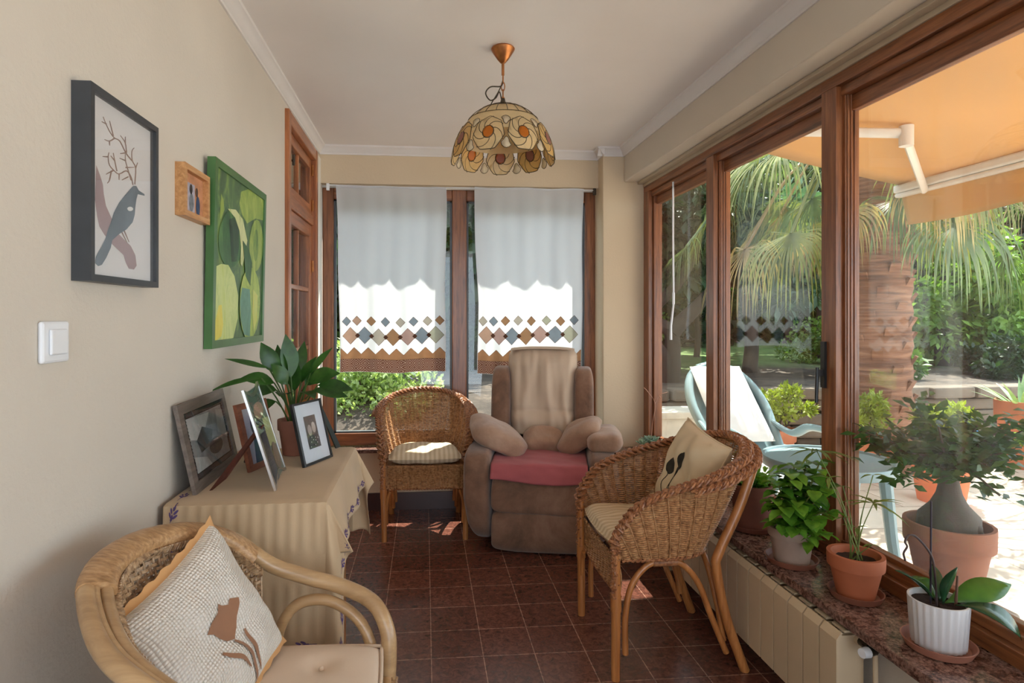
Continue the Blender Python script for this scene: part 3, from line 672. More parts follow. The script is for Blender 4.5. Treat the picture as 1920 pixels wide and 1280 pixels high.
def c_silver(t, F):
    bgd(t, F, (.16, .20, .16)); shapes(t, F, [('photo_shape', [(0, .8), (1, .8), (1, 1), (0, 1)], (.10, .16, .13)), ('photo_shape', ellipse(.5, .76, .36, .09), (.42, .30, .22)), ('photo_shape', [(.45, .35), (1, .3), (1, .62), (.55, .66)], (.48, .52, .26)), ('photo_shape', [(.05, 0), (.45, 0), (.5, .62), (.15, .7)], (.09, .10, .12)), ('photo_shape', ellipse(.7, .2, .2, .16), (.20, .16, .12))])
M_SILV = simple('silver_plate', (.68, .66, .64), .28, 1.0, .05, 20)
M_REDW = wood('red_brown_board', srgb(62, 26, 18), srgb(96, 46, 30), 2, .6, 0)
stand_frame('photo_frame', 'curved silver photo frame with a long red brown strut behind it', (-.419, 1.745, ZT), (-.445, 1.985, ZT), (-.507, 1.737, ZT+.287), .008, .012, M_SILV, c_silver, arch=True, strut=((.30, .58), (-.588, 1.765, ZT+.014), .058), mstrut=M_REDW, wdir=(.75, 0, .62))
def c_wood(t, F):
    bgd(t, F, srgb(176, 178, 196), .1); shapes(t, F, [('photo_shape', [(.2, 0), (.95, 0), (.85, .45), (.3, .45)], srgb(50, 62, 104)), ('photo_shape', ellipse(.45, .66, .18, .2), srgb(66, 62, 92)), ('photo_shape', ellipse(.68, .5, .2, .2), srgb(60, 70, 116)), ('photo_shape', ellipse(.5, .84, .09, .07), srgb(120, 84, 70))])
M_MAHO = wood('reddish_frame_wood', srgb(110, 62, 44), srgb(158, 96, 70), 1, .4, .2)
stand_frame('photo_frame', 'red brown wooden photo frame with a blue toned portrait, behind the silver frame', (-.548, 1.955, ZT), (-.497, 2.118, ZT), (-.600, 1.968, ZT+.212), .014, .020, M_MAHO, c_wood, strut=((.5, .6), (-.60, 2.09, ZT+.002), .03))
def c_black(t, F):
    bgd(t, F, (.13, .11, .10)); shapes(t, F, [('photo_shape', ellipse(.32, .56, .17, .17), (.40, .34, .32)), ('photo_shape', ellipse(.68, .62, .17, .17), (.44, .38, .34)), ('photo_shape', [(0, 0), (1, 0), (1, .3), (.8, .42), (.2, .38), (0, .28)], (.06, .06, .07))] + [('photo_speckle', ellipse(.15+.7*((k*37) % 10)/10, .06+.3*((k*53) % 11)/11, .025, .02, 6), (.6, .6, .6)) for k in range(9)])
stand_frame('photo_frame', 'black framed double portrait with a wide pale blue mount, right of the plant pot', (-.389, 2.0, ZT), (-.322, 2.152, ZT), (-.436, 2.021, ZT+.204), .012, .008, M_BLACK, c_black, .042, flat_mat('blue_white_mount', (.62, .66, .72), var=.04), strut=((.97, .93), (-.325, 2.285, ZT+.002), .03), mstrut=simple('dark_green_board', (.02, .03, .028), .5))

# ---- peace lily
t = thing('potted_lily', 'peace lily with glossy dark leaves in a terracotta pot on the cabinet', 'potted plant', (-.468, 2.205, ZT))
pot(t, .056, .125, simple('lily_terracotta', srgb(150, 96, 76), .8, var=.12), rim=.32)
L_LILY = leafmat('lily_leaves', srgb(22, 54, 20), srgb(64, 110, 44), .2, .28, nscale=7)
b = MB(); sb = MB(); R = random.Random(9)
LT = [((-.02, -.02, .40), .055, .20, .1), ((.14, -.08, .275), .055, .22, .35), ((.18, -.03, .22), .045, .2, .3), ((.16, .02, .19), .04, .18, .3), ((-.17, -.13, .34), .02, .13, .1), ((-.10, -.06, .37), .05, .17, .3), ((-.06, -.03, .36), .05, .18, .2),
      ((-.13, -.10, .26), .045, .13, .5), ((-.20, -.16, .235), .02, .16, .4), ((.06, .0, .33), .04, .17, .3), ((-.02, -.10, .22), .05, .15, .5), ((.08, -.10, .21), .045, .16, .5), ((-.15, .02, .2), .045, .15, .4), ((.03, .04, .38), .035, .14, .3), ((.12, -.02, .36), .025, .1, .3),
      ((-.05, .05, .30), .05, .17, .3), ((.09, .03, .28), .045, .16, .4), ((-.12, -.02, .14), .04, .14, .5), ((.0, .0, .31), .05, .16, .2), ((-.04, -.09, .3), .045, .15, .4)]
for tip, wd_, bl, bn in LT:
    tip = Vector(tip); d = Vector((tip.x, tip.y, (tip.z-.09)))
    base = Vector((R.uniform(-.012, .012), R.uniform(-.012, .012), .10)); hd = Vector((tip.x, tip.y, 0)); hl = hd.length
    st = base.lerp(tip, .45) + Vector((0, 0, .03+hl*.35)); sb.tube(bez([base, base.lerp(st, .5)+Vector((0, 0, .015)), st], 4), .0028, 5)
    b.leaf(st, (tip-st).normalized()+Vector((0, 0, bn*.9)), (R.gauss(0, .35), -.75, .65), (tip-st).length*1.08+.02, wd_*1.25, bn*.7, 8, .22, .45)
b.build('leaves', L_LILY, t, normals=False); sb.build('stem', leafmat('lily_stems', srgb(60, 92, 40), srgb(96, 128, 60)), t)
b = MB().leaf((.035, -.045, .165), (.4, -.3, 1), (0, 1, 0), .045, .02, .1, 4, .3)
lab(b.build('withered_leaf', flat_mat('withered', srgb(196, 132, 70)), t), 'small orange withered leaf')

# ================================================================ CURTAINS
M_CURT = cloth('white_voile', (.86, .87, .90), .5, .9, 500, .02, 3, .1)
PC = {'p': srgb(206, 172, 150), 'b': srgb(146, 158, 168), 'c': srgb(200, 192, 178), 't': srgb(176, 138, 104), 'k': srgb(196, 166, 156), 'g': srgb(190, 190, 170)}
PM = {k: cloth('patch_'+n, PC[k], .45, .9, 400, .06, 20) for k, n in zip('pbctkg', ('peach', 'blue', 'cream', 'tan', 'pink', 'sage'))}
M_DARKP = cloth('overlap_brown', srgb(120, 84, 66), .3, .9); M_BANDT = cloth('tan_band', srgb(188, 142, 104), .4, .9, 300, .1, 20); M_STI = flat_mat('stitched_line', srgb(120, 84, 64))
def hem_mat():
    m = bpy.data.materials.new('patterned_hem'); m.use_nodes = True; nt = m.node_tree; p = nt.nodes['Principled BSDF']; out = nt.nodes['Material Output']
    v = coords(nt, (1, 1, 1)); vo = N(nt, 'ShaderNodeTexVoronoi'); vo.feature = 'F1'; vo.distance = 'MANHATTAN'; vo.inputs['Scale'].default_value = 17; vo.inputs['Randomness'].default_value = .12; nt.links.new(v, vo.inputs['Vector'])
    m_ = N(nt, 'ShaderNodeMath', op='MULTIPLY'); m_.inputs[1].default_value = 4.2; nt.links.new(vo.outputs['Distance'], m_.inputs[0])
    fr = N(nt, 'ShaderNodeMath', op='FRACT'); nt.links.new(m_.outputs[0], fr.inputs[0])
    c = ramp(nt, fr.outputs[0], [(.36, srgb(128, 84, 68)), (.42, srgb(214, 184, 164)), (.60, srgb(214, 184, 164)), (.66, srgb(128, 84, 68))])
    nt.links.new(c, p.inputs['Base Color']); p.inputs['Roughness'].default_value = .9
    tr = N(nt, 'ShaderNodeBsdfTranslucent'); nt.links.new(c, tr.inputs['Color']); mx = N(nt, 'ShaderNodeMixShader'); mx.inputs[0].default_value = .4
    nt.links.new(p.outputs[0], mx.inputs[1]); nt.links.new(tr.outputs[0], mx.inputs[2]); nt.links.new(mx.outputs[0], out.inputs['Surface']); return m
M_HEM = hem_mat()
def curtain(x0, x1, zt, zb, small, big, cs, cb, label, seed, inset):
    t = thing('curtain', label, 'curtain', ((x0+x1)/2, 4.03, zb), 0, None); loc = Vector(t.location)
    def S(u, v):
        w_ = u*2-1; fo = .010*math.sin(u*17+seed+1.5*math.sin(v*2)) + .006*math.sin(u*41+seed*2)
        sag = .010*math.sin(PI*min(1, max(0, u))*2+.5)**2*(1-v)
        return Vector((lerp(x0, x1, u) - w_*inset*min(1, v*1.6)*(1 if w_ < 0 else .3) + .004*math.sin(v*9+seed), 4.03 + fo*(.25+.75*v) , lerp(zt, zb, v) - sag*.6 + .006*math.sin(u*9+seed)*v)) - loc
    MB().grid(lambda u, v: S(u, v), 70, 90).build('panel', M_CURT, t)
    F = lambda d: (lambda u, v: Vector(S(u, v)) + Vector((0, -d, 0)))
    MB().tube([S(0, k/40)+Vector((0, -.001, 0)) for k in range(41)], .0025, 5).tube([S(1, k/40)+Vector((0, -.001, 0)) for k in range(41)], .0025, 5).build('side_hem', M_CURT, t)
    asp = (zt-zb)/(x1-x0)
    def dia(cu, cv, h, m_, d):
        hu = h; hv = h/asp; P = [(cu-hu, cv), (cu, cv-hv), (cu+hu, cv), (cu, cv+hv)]; P = [(min(max(p[0], .003), .997), p[1]) for p in P]
        pt_ = flat_poly(P, F(d), 3).build('diamond_patch', m_, t, normals=False)
        ol = []
        for k in range(4):
            a, c = P[k], P[(k+1) % 4]; ol += [F(d+.0006)(lerp(a[0], c[0], q/5), lerp(a[1], c[1], q/5)) for q in range(5)]
        o = MB().tube(ol, .0012, 4, closed=True).build('stitching', M_STI); o.parent = pt_
    for c, k in zip(small, cs): dia(c[0], c[1], .044, PM[k], .0022)
    for c, k in zip(big, cb): dia(c[0], c[1], .079, PM[k], .0022)
    for (a, b2) in zip(big, big[1:]):
        if b2[0]-a[0] < .143: dia((a[0]+b2[0])/2, (a[1]+b2[1])/2, .022, M_DARKP, .0045)
    vb0, vb1 = .905, .930
    def saw(u): 
        ph = (u*7.4+seed*.3) % 1; return lerp(.868, vb0, 1-abs(ph*2-1))
    MB().grid(lambda u, v: F(.0022)(u, lerp(saw(u), vb1, v)), 118, 3).build('zigzag_band', M_BANDT, t, normals=False)
    MB().grid(lambda u, v: F(.0024)(u, lerp(vb1, .999, v)), 70, 5).build('patterned_band', M_HEM, t, normals=False)
    MB().tube([F(.003)(k/118, saw(k/118)) for k in range(119)], .001, 4).tube([F(.003)(k/40, vb1) for k in range(41)], .0014, 4).build('seam', M_STI, t)
    # the casing at the top with the rod in it
    MB().tube([S(k/40, 0) + Vector((0, 0, -.004)) for k in range(41)], .007, 8).build('casing', M_CURT, t)
    return t
sm1 = [((x-130)/645, (y-60)/1145) for x, y in ((172, 893), (237, 890), (325, 892), (413, 893), (505, 895), (583, 892), (668, 893), (742, 888))]
bg1 = [((x-130)/645, (y-60)/1145) for x, y in ((195, 982), (283, 980), (368, 988), (458, 985), (547, 984), (632, 982), (716, 978))]
curtain(-.585, .140, 2.172, .935, sm1, bg1, 'bptbcbct', 'pbctkbg', 'white curtain with diamond patchwork hem over the left half of the back window', 0, .022)
sm2 = [((x-735)/465, (y-78)/827) for x, y in ((755, 672), (803, 670), (858, 667), (915, 667), (975, 672), (1042, 670), (1102, 671), (1163, 664))]
bg2 = [((x-735)/465, (y-78)/827) for x, y in ((772, 733), (832, 735), (888, 735), (952, 738), (1015, 733), (1080, 732), (1145, 728))]
curtain(.330, 1.078, 2.178, .918, sm2, bg2, 'cbtctgtb', 'pkbtkbg', 'white curtain with diamond patchwork hem over the right half, behind the recliner', 2.2, .025)
t = thing('curtain_rod', 'thin white rod carrying both curtains across the back window', 'curtain rod', (.25, 4.035, 2.17))
rel(MB().tube([(-.64, 4.035, 2.175), (-.2, 4.035, 2.168), (.25, 4.035, 2.172), (.7, 4.035, 2.168), (1.16, 4.035, 2.172)], .004, 8).build('rod', M_WHITEPL), t)
for x in (-.64, 1.16): rel(MB().box(x-.01, x+.01, 4.028, 4.052, 2.14, 2.185).build('bracket', M_IRON if x > 0 else M_WHITEPL, smooth=False, bevel=.003), t)
t = thing('blind_wand', 'thin white pull cord with a white tassel hanging inside the first right pane', 'cord', (1.485, 3.50, 2.1))
rel(MB().tube([(1.485, 3.49, 2.115), (1.485, 3.49, 1.75), (1.486, 3.487, 1.45)], .006, 8).build('cord', M_WHITEPL), t)
rel(MB().tube([(1.486, 3.487, 1.45), (1.486, 3.487, 1.38)], .008, 8).tube([(1.486, 3.487, 1.38), (1.482, 3.515, 1.25), (1.482, 3.515, 1.165)], [.006, .007, .008], 8).build('tassel', M_WHITEPL), t)

# ================================================================ HANGING LAMP
lx, ly = .326, 2.502
t = thing('pendant_lamp', 'domed capiz shell pendant lamp with amber flowers on a copper chain', 'lamp', (lx, ly, 0)); t.location.z = 1.95
rel(MB().lathe([(0, ZC), (.046, ZC), (.050, ZC-.006), (.046, ZC-.014), (.026, ZC-.045), (.012, ZC-.062), (.006, ZC-.066), (.006, ZC-.115), (0, ZC-.115)], (lx, ly, 0), 28).build('ceiling_cup', M_BRASS), t)
z = ZC-.112; b = MB(); k = 0
while z > 2.225:
    r_, h_ = .0075, .019; P = []
    for q in range(16):
        a = 2*PI*q/16; c_, s_ = math.cos(a)*r_, math.sin(a)*h_
        P.append((lx + (c_ if k % 2 else 0), ly + (0 if k % 2 else c_), z - h_ + s_))
    b.tube(P, .0022, 6, closed=True); z -= .031; k += 1
rel(b.build('chain', M_BRASS), t)
rel(MB().tube(bez([(lx, ly, 2.30), (lx-.01, ly-.01, 2.27), (lx-.055, ly-.02, 2.262), (lx-.075, ly-.02, 2.235), (lx-.055, ly-.01, 2.21), (lx-.03, ly, 2.225), (lx-.015, ly, 2.25), (lx-.004, ly, 2.21)], 6), .0028, 7).tube(bez([(lx, ly, 2.30), (lx-.015, ly+.01, 2.26), (lx-.05, ly+.01, 2.20), (lx-.06, ly, 2.17)], 6), .0022, 6).build('flex', M_IRON), t)
rel(MB().lathe([(0, 2.222), (.008, 2.222), (.012, 2.205), (.026, 2.192), (.028, 2.186), (0, 2.186)], (lx, ly, 0), 20).build('cap', M_IRON), t)
RX, RZ, ZL = .218, .270, 1.925
def dome(lam, th_, off=0):
    l = math.radians(lam); q = Vector((math.sin(l)*math.cos(th_), math.sin(l)*math.sin(th_), math.cos(l)))
    return Vector((lx+(RX+off)*q.x, ly+(RX+off)*q.y, ZL+(RZ+off)*q.z))
def shell_mat(name, c, tr=.4):
    m = cloth(name, c, tr, .35, 60, .12, 14, .1); m.node_tree.nodes['Principled BSDF'].inputs['Specular IOR Level'].default_value = .6; m.node_tree.nodes['Principled BSDF'].inputs['Sheen Weight'].default_value = 0; return m
M_SH1 = shell_mat('capiz_cream', srgb(232, 206, 156)); M_SH2 = shell_mat('capiz_yellow', srgb(226, 190, 122)); M_SHT = shell_mat('capiz_pale', srgb(236, 220, 190))
M_AMB = shell_mat('capiz_amber', srgb(220, 130, 34), .5); M_RED = shell_mat('capiz_russet', srgb(186, 98, 52), .5); M_ROSE = shell_mat('capiz_rose', srgb(176, 116, 100), .4)
sh = rel(MB().grid(lambda u, v: dome(lerp(6, 64, v), 2*PI*u, -.002), 64, 24, wrap=True).build('shade', M_SH1), t)
lead = MB()
for lm_ in (14, 26, 42): lead.tube([dome(lm_, 2*PI*k/64, .001) for k in range(64)], .0014, 5, closed=True)
for k in range(20): lead.tube([dome(lerp(14, 42, q/6), 2*PI*k/20, .001) for q in range(7)], .0014, 5)
R = random.Random(12)
for row, (l0, offs) in enumerate(((68, math.radians(-74)),)):
    for k in range(9):
        th0 = offs + 2*PI*k/9; rr = 17.0; sl = math.sin(math.radians(min(l0, 82)))
        def F(x, y, d=.001, th0=th0, l0=l0, sl=sl): return dome(l0 - y, th0 + math.radians(x)/sl, d)
        cm = [M_AMB, M_RED, M_ROSE, M_AMB, M_RED][R.randrange(5)]
        np_ = 7; body = MB()
        fl = flat_poly([(rr*(1-.07*abs(math.sin(np_*.5*(2*PI*q/56)+.0)))*math.sin(2*PI*q/56), rr*(1-.07*abs(math.sin(np_*.5*(2*PI*q/56))))*math.cos(2*PI*q/56)) for q in range(56)], F, 2)
        fo = rel(fl.build('flower', M_SH2 if (k+row) % 2 else M_SH1, normals=False, solid=.0012), t)
        c_ = flat_poly([(5.8*math.sin(2*PI*q/7+.3), 5.8*math.cos(2*PI*q/7+.3)) for q in range(7)], lambda x, y: F(x, y, .001), 2).build('flower_center', cm, normals=False, solid=.0045)
        c_.parent = fo
        for p_ in range(np_):
            a0 = 2*PI*p_/np_
            lead.tube([F((4.6+(rr-4.6)*q/7)*math.sin(a0+1.15*(q/7)**1.2), (4.6+(rr-4.6)*q/7)*math.cos(a0+1.15*(q/7)**1.2), .001) for q in range(8)], .0017, 5)
        lead.tube([F(5.9*math.sin(2*PI*q/14+.3), 5.9*math.cos(2*PI*q/14+.3), .001) for q in range(14)], .0026, 5, closed=True)
        lead.tube([F(rr*(1-.07*abs(math.sin(np_*PI*q/56)))*math.sin(2*PI*q/56), rr*(1-.07*abs(math.sin(np_*PI*q/56)))*math.cos(2*PI*q/56), .001) for q in range(56)], .0018, 5, closed=True)
        # pale teardrop between flowers
        for (xx, yy) in ((18.6, -10.5), (18.6, 12.0)):
            sg_ = -1 if yy > 0 else 1; P = [(xx + (5.2 if yy < 0 else 5.6)*math.sin(2*PI*q/12)*(.55+.45*(math.cos(2*PI*q/12)*sg_ < 0)), yy + 5.0*math.cos(2*PI*q/12)) for q in range(12)]
            d_ = rel(flat_poly(P, lambda x, y: F(x, y, .0016), 0).build('teardrop', M_SHT, normals=False, solid=.001), t)
            lead.tube([F(x, y, .0016) for x, y in P], .0014, 5, closed=True)
lab(rel(lead.build('metal_outline', simple('bronze_edging', (.09, .06, .03), .5, .5)), t), 'dark bronze edging lines')
# ================================================================ WICKER TUB CHAIRS
def wicker_mat(name, c1, c2, c3):
    m, nt, p = mat(name); v = coords(nt); f = tex_noise(nt, v, 75, 3, .5); g = tex_noise(nt, v, 260, 2)
    c = ramp(nt, f, [(.3, c1), (.5, c2), (.72, c3)]); d = ramp(nt, g, [(.3, (.7, .68, .66)), (.65, (1.1, 1.1, 1.1))])
    mx = N(nt, 'ShaderNodeMixRGB', blend_type='MULTIPLY'); mx.inputs['Fac'].default_value = .8
    nt.links.new(c, mx.inputs['Color1']); nt.links.new(d, mx.inputs['Color2']); nt.links.new(mx.outputs[0], p.inputs['Base Color'])
    p.inputs['Roughness'].default_value = .42; return m
M_WICK = wicker_mat('wicker_strands', srgb(130, 86, 52), srgb(182, 132, 88), srgb(204, 160, 114))
M_BRAID = wicker_mat('wicker_braid', srgb(112, 66, 40), srgb(160, 104, 66), srgb(188, 134, 92))
M_CANE = wood('cane_pole', srgb(146, 86, 42), srgb(206, 138, 78), 2, .35, .35, .8)
M_CANELT = wood('pale_rattan_pole', srgb(152, 116, 78), srgb(206, 170, 126), 0, .3, .35, .5)
M_WICKLT = wicker_mat('pale_wicker', srgb(120, 90, 64), srgb(180, 146, 110), srgb(206, 176, 142))
RIMH = [(-.245, -.262, .455), (-.248, -.268, .50), (-.258, -.245, .555), (-.268, -.175, .635), (-.278, -.04, .690), (-.272, .10, .730), (-.222, .225, .775), (-.118, .292, .805), (0, .312, .815)]
RIM = RIMH + [(-x, y, z) for x, y, z in RIMH[-2::-1]]
BOTH = [(-.238, -.252, .432), (-.238, -.245, .432), (-.240, -.20, .432), (-.242, -.15, .432), (-.240, -.06, .432), (-.226, .02, .432), (-.180, .085, .432), (-.10, .125, .432), (0, .135, .432)]
BOTC = BOTH + [(-x, y, z) for x, y, z in BOTH[-2::-1]]
NS = 288
def resample(pts, n):
    P = bez(pts, 12); L = [0]
    for a, b_ in zip(P, P[1:]): L.append(L[-1]+(b_-a).length)
    out = []; j = 0
    for k in range(n+1):
        t_ = L[-1]*k/n
        while j < len(L)-2 and L[j+1] < t_: j += 1
        out.append(P[j].lerp(P[j+1], (t_-L[j])/max(1e-9, L[j+1]-L[j])))
    return out
def weave_shell(top, bot, nst, dz, amp, rs, zmax_gap=.008, stake_r=.0028, z0=None, alt=True):
    """top, bot: curves with the same number of samples; rows at constant height"""
    strands, stakes = MB(), MB(); n = len(top)-1
    outn = []
    for k in range(n+1):
        t_ = (bot[min(n, k+1)]-bot[max(0, k-1)]); t_.z = 0
        if t_.length < 1e-6: t_ = top[min(n, k+1)]-top[max(0, k-1)]; t_.z = 0
        outn.append(Vector((t_.y, -t_.x, 0)).normalized()*-1)
    def pt(k, z):
        h = top[k].z-bot[k].z; s_ = max(0, min(1, (z-bot[k].z)/max(h, 1e-6))); p = bot[k].lerp(top[k], s_)
        p += outn[k]*(.012*math.sin(PI*s_)); p.z = z; return p
    z = (z0 or bot[0].z)+dz*.5; row = 0; zm = max(p.z for p in top)
    while z < zm-zmax_gap:
        run = []
        for k in range(n+1):
            if top[k].z-zmax_gap > z:
                ph = PI*(k/n*nst+.5) + (PI*(row % 2) if alt else .25*math.sin(row*1.9))
                run.append(pt(k, z) + outn[k]*amp*math.sin(ph))
            elif run:
                if len(run) > 2: strands.tube(run, rs, 4, flat=1.0)
                run = []
        if len(run) > 2: strands.tube(run, rs, 4)
        z += dz; row += 1
    for j in range(nst+1):
        k = min(n, round(j*n/nst))
        if top[k].z-bot[k].z > .03: stakes.tube([pt(k, lerp(bot[k].z, top[k].z-.002, q/6)) for q in range(7)], stake_r, 5)
    return strands, stakes
def braid(curve, r, a, turns, n=3):
    b = MB(); L = len(curve)
    for q in range(n):
        pts = []
        for k, p in enumerate(curve):
            t_ = (curve[min(L-1, k+1)]-curve[max(0, k-1)]).normalized(); up = Vector((0, 0, 1)) - t_*t_.z
            up = up.normalized() if up.length > .2 else Vector((0, -1, 0)); s_ = t_.cross(up)
            ph = 2*PI*(k/L*turns + q/n); pts.append(p + s_*a*math.sin(ph) + up*a*.55*math.sin(2*ph))
        if n == 3 and r > .009:
            for j in (-1, 0, 1):
                sub_ = []
                for k, p in enumerate(pts):
                    t_ = (pts[min(L-1, k+1)]-pts[max(0, k-1)]).normalized(); up = Vector((0, 0, 1)) - t_*t_.z
                    up = up.normalized() if up.length > .2 else Vector((0, -1, 0)); s_ = t_.cross(up); sub_.append(p + s_*j*r*.72 + up*(.25*r if j == 0 else 0))
                b.tube(sub_, r*.50, 6)
        else: b.tube(pts, r, 7)
    return b
def make_tub_chair(label, group=None):
    t = thing('wicker_armchair', label, 'chair')
    top, bot = resample(RIM, NS), resample(BOTC, NS)
    st, sk = weave_shell(top, bot, 64, .0083, .0050, .0039, alt=False)
    w_ = st.build('woven_shell', M_WICK, t, normals=False); s2 = sk.build('stakes', M_WICK, w_, normals=False)
    # front apron between the legs
    ap = [Vector((x, -.256-.010*math.cos(x*6), .44)) for x in np.linspace(-.235, .235, 81)]; ab = [Vector((x, -.244-.010*math.cos(x*6), .30)) for x in np.linspace(-.232, .232, 81)]
    st, sk = weave_shell(ap, ab, 24, .0083, -.0045, .0039, alt=False)
    f_ = st.build('woven_apron', M_WICK, t, normals=False); sk.build('stakes', M_WICK, f_, normals=False)
    braid([p + Vector((0, 0, .004)) for p in top], .0105, .0155, 22).build('braided_rim', M_BRAID, t, normals=False)
    # a wider plaited band behind the top of the back
    inner = [top[k] + Vector((0, 0, 0)) for k in range(NS+1) if top[k].z > .70]
    cen = Vector((0, 0, 0)); b = MB()
    low = [p + (Vector((p.x, p.y, 0)).normalized()*.030) + Vector((0, 0, -.016)) for p in inner]
    bb = braid(low, .0105, .015, 12); b.add(bb.v, bb.f); b.build('plaited_collar', M_BRAID, t, normals=False)
    b = braid([Vector((p.x*1.005, p.y*1.005, .430)) for p in bot[4:-4]], .005, .005, 30, 2); bb = braid([p + Vector((0, 0, -.002)) for p in ab], .005, .005, 14, 2); b.add(bb.v, bb.f); b.build('lower_border', M_BRAID, t, normals=False)
    for s_ in (-1, 1):
        b = MB(); bb = braid([Vector((s_*.246, -.268, .50-.20*q/16)) for q in range(17)], .0095, .010, 4); b.add(bb.v, bb.f); b.build('front_braid', M_BRAID, t, normals=False)
    lab(MB().grid(lambda u, v: Vector((lerp(-.225, .225, u)*(1 - .28*max(0, (v-.55)/.45)**2), lerp(-.235, .115, v), .425+.004*math.sin(u*60)*math.sin(v*60))), 40, 40).build('seat', M_WICK, t, solid=.012), 'woven wicker seat')
    for s_ in (-1, 1):
        MB().tube([(s_*.243, -.262, .50), (s_*.243, -.262, .30), (s_*.238, -.262, .15), (s_*.236, -.262, 0)], [.014, .0170, .0165, .016], 12).tube([(s_*.241, -.262, .305), (s_*.2405, -.262, .25)], .0195, 12).build('leg', M_CANE, t)
        MB().tube(bez([(s_*.222, .262, .745), (s_*.228, .205, .60), (s_*.226, .130, .44), (s_*.224, .122, .38), (s_*.222, .160, .20), (s_*.222, .232, 0)], 5), .0175, 12).build('leg', M_CANE, t)
        arch = bez([(s_*.226, -.222, .085), (s_*.226, -.222, .22), (s_*.226, -.200, .33), (s_*.226, -.145, .400), (s_*.224, -.07, .420), (s_*.222, .0, .395), (s_*.216, .060, .32), (s_*.206, .11, .20), (s_*.204, .170, .06)], 6)
        MB().tube(arch, .0115, 10).build('arch_brace', M_CANE, t)
        MB().tube([(s_*.226, -.12, .412), (s_*.223, -.03, .412)], .0145, 12).build('binding', M_BRAID, t)
        MB().tube(bez([(s_*.20, -.262, .29), (s_*.216, -.262, .25), (s_*.226, -.262, .18)], 4), .009, 8).build('corner_brace', M_CANE, t)
    MB().tube(bez([(-.19, .165, .10), (-.185, .140, .25), (-.10, .125, .40), (.10, .125, .40), (.185, .140, .25), (.19, .165, .10)], 6), .0115, 10).build('arch_brace', M_CANE, t)
    return t
ch1 = make_tub_chair('wicker tub chair with its back to the window, left of the recliner')
ch1.location = (0.0, 3.78, 0)
ch2 = ch1.copy(); COL.objects.link(ch2)
for c in ch1.children:
    d = c.copy(); COL.objects.link(d); d.parent = ch2
    for g in c.children:
        e = g.copy(); COL.objects.link(e); e.parent = d
ch2['label'] = 'wicker tub chair beside the radiator and potted plants, holding the poppy cushion'
ch2.location = (.945, 2.345, 0); ch2.rotation_euler = (0, 0, -PI/2)
ch1['group'] = ch2['group'] = 'matching wicker tub chairs'
# seat pads, striped
def stripe_mat(name, a, c, axis=0, sc=70):
    m, nt, p = mat(name); v = coords(nt); w_ = N(nt, 'ShaderNodeTexWave'); w_.bands_direction = 'XY'[axis]; w_.inputs['Scale'].default_value = sc/6.28; w_.inputs['Distortion'].default_value = .8
    nt.links.new(v, w_.inputs['Vector']); nt.links.new(ramp(nt, w_.outputs['Fac'], [(.3, a), (.65, c)]), p.inputs['Base Color']); p.inputs['Roughness'].default_value = .85
    bump(nt, p, w_.outputs['Fac'], .5, .004); return m
M_STR = stripe_mat('striped_ticking', srgb(206, 182, 148), srgb(224, 204, 174))
def seat_pad(label, chair_loc, rz, seed):
    t = thing('seat_cushion', label, 'cushion', chair_loc, rz, None)
    z0 = .470; A = (-.235, -.272, z0+.003); B = (.235, -.272, z0+.003); C_ = (.175, .115, z0); D_ = (-.175, .115, z0)
    mb = MB(); S = pillow(mb, A, B, C_, D_, .040, 30, .0, .006, seed, e=.36, rnd_=.4); mb.build('pad', M_STR, t)
    edge_pipe(lambda u, v: S(u, v, 0), .004, 24).build('piping', M_STR, t); return t
seat_pad('cream striped seat pad on the wicker chair by the back window', (0, 3.78, 0), 0, 1)
seat_pad('cream ribbed seat pad on the wicker chair by the radiator', (.945, 2.345, 0), -PI/2, 2)
# poppy cushion
M_CREAM = cloth('cream_cotton', srgb(214, 192, 158), 0, .9, 200, .04, 5)
t = thing('throw_cushion', 'cream cushion printed with dark poppy heads, leaning in the right wicker chair', 'cushion', (1.05, 2.35, .48)); L0 = Vector(t.location)
Ac, Bc, Cc, Dc = Vector((1.170, 2.205, .80)), Vector((1.120, 2.475, .875)), Vector((.990, 2.480, .505)), Vector((1.01, 2.180, .500))
# corners in drawing order: lower far, lower near, upper near, upper far
mb = MB(); SP = pillow(mb, Cc-L0, Dc-L0, Ac-L0, Bc-L0, .070, 30, .07, .012, 4)
sgn = 1 if (SP(.5, .5, 1) - SP(.5, .5, -1)).x < 0 else -1
mb.build('cover', M_CREAM, t); edge_pipe(lambda u, v: SP(u, v, 0), .004, 24).build('piping', M_CREAM, t)
FP = lambda d: (lambda u, v: SP(u, v, sgn, d))
M_POP = flat_mat('poppy_print', srgb(54, 48, 40), .8, .4, 60)
def poppy(cu_, cv_, s_, st):
    pts = [(cu_ + s_*(.5*math.sin(a)*(1+.25*math.sin(3*a))), cv_ + s_*1.15*math.cos(a)*.7*(1+.1*math.sin(5*a))) for a in [2*PI*k/20 for k in range(20)]]
    b = flat_poly(pts, FP(.0015), 1); b2 = MB().tube([FP(.001)(lerp(cu_, st[0], q/10)+.01*math.sin(q), lerp(cv_-s_*.7, st[1], q/10)) for q in range(11)], .0015, 5)
    b.add(b2.v, b2.f); return b.build('poppy_print', M_POP, t, normals=False)
poppy(.34, .50, .12, (.36, .10)); poppy(.52, .62, .13, (.47, .10)); poppy(.49, .46, .10, (.45, .10))

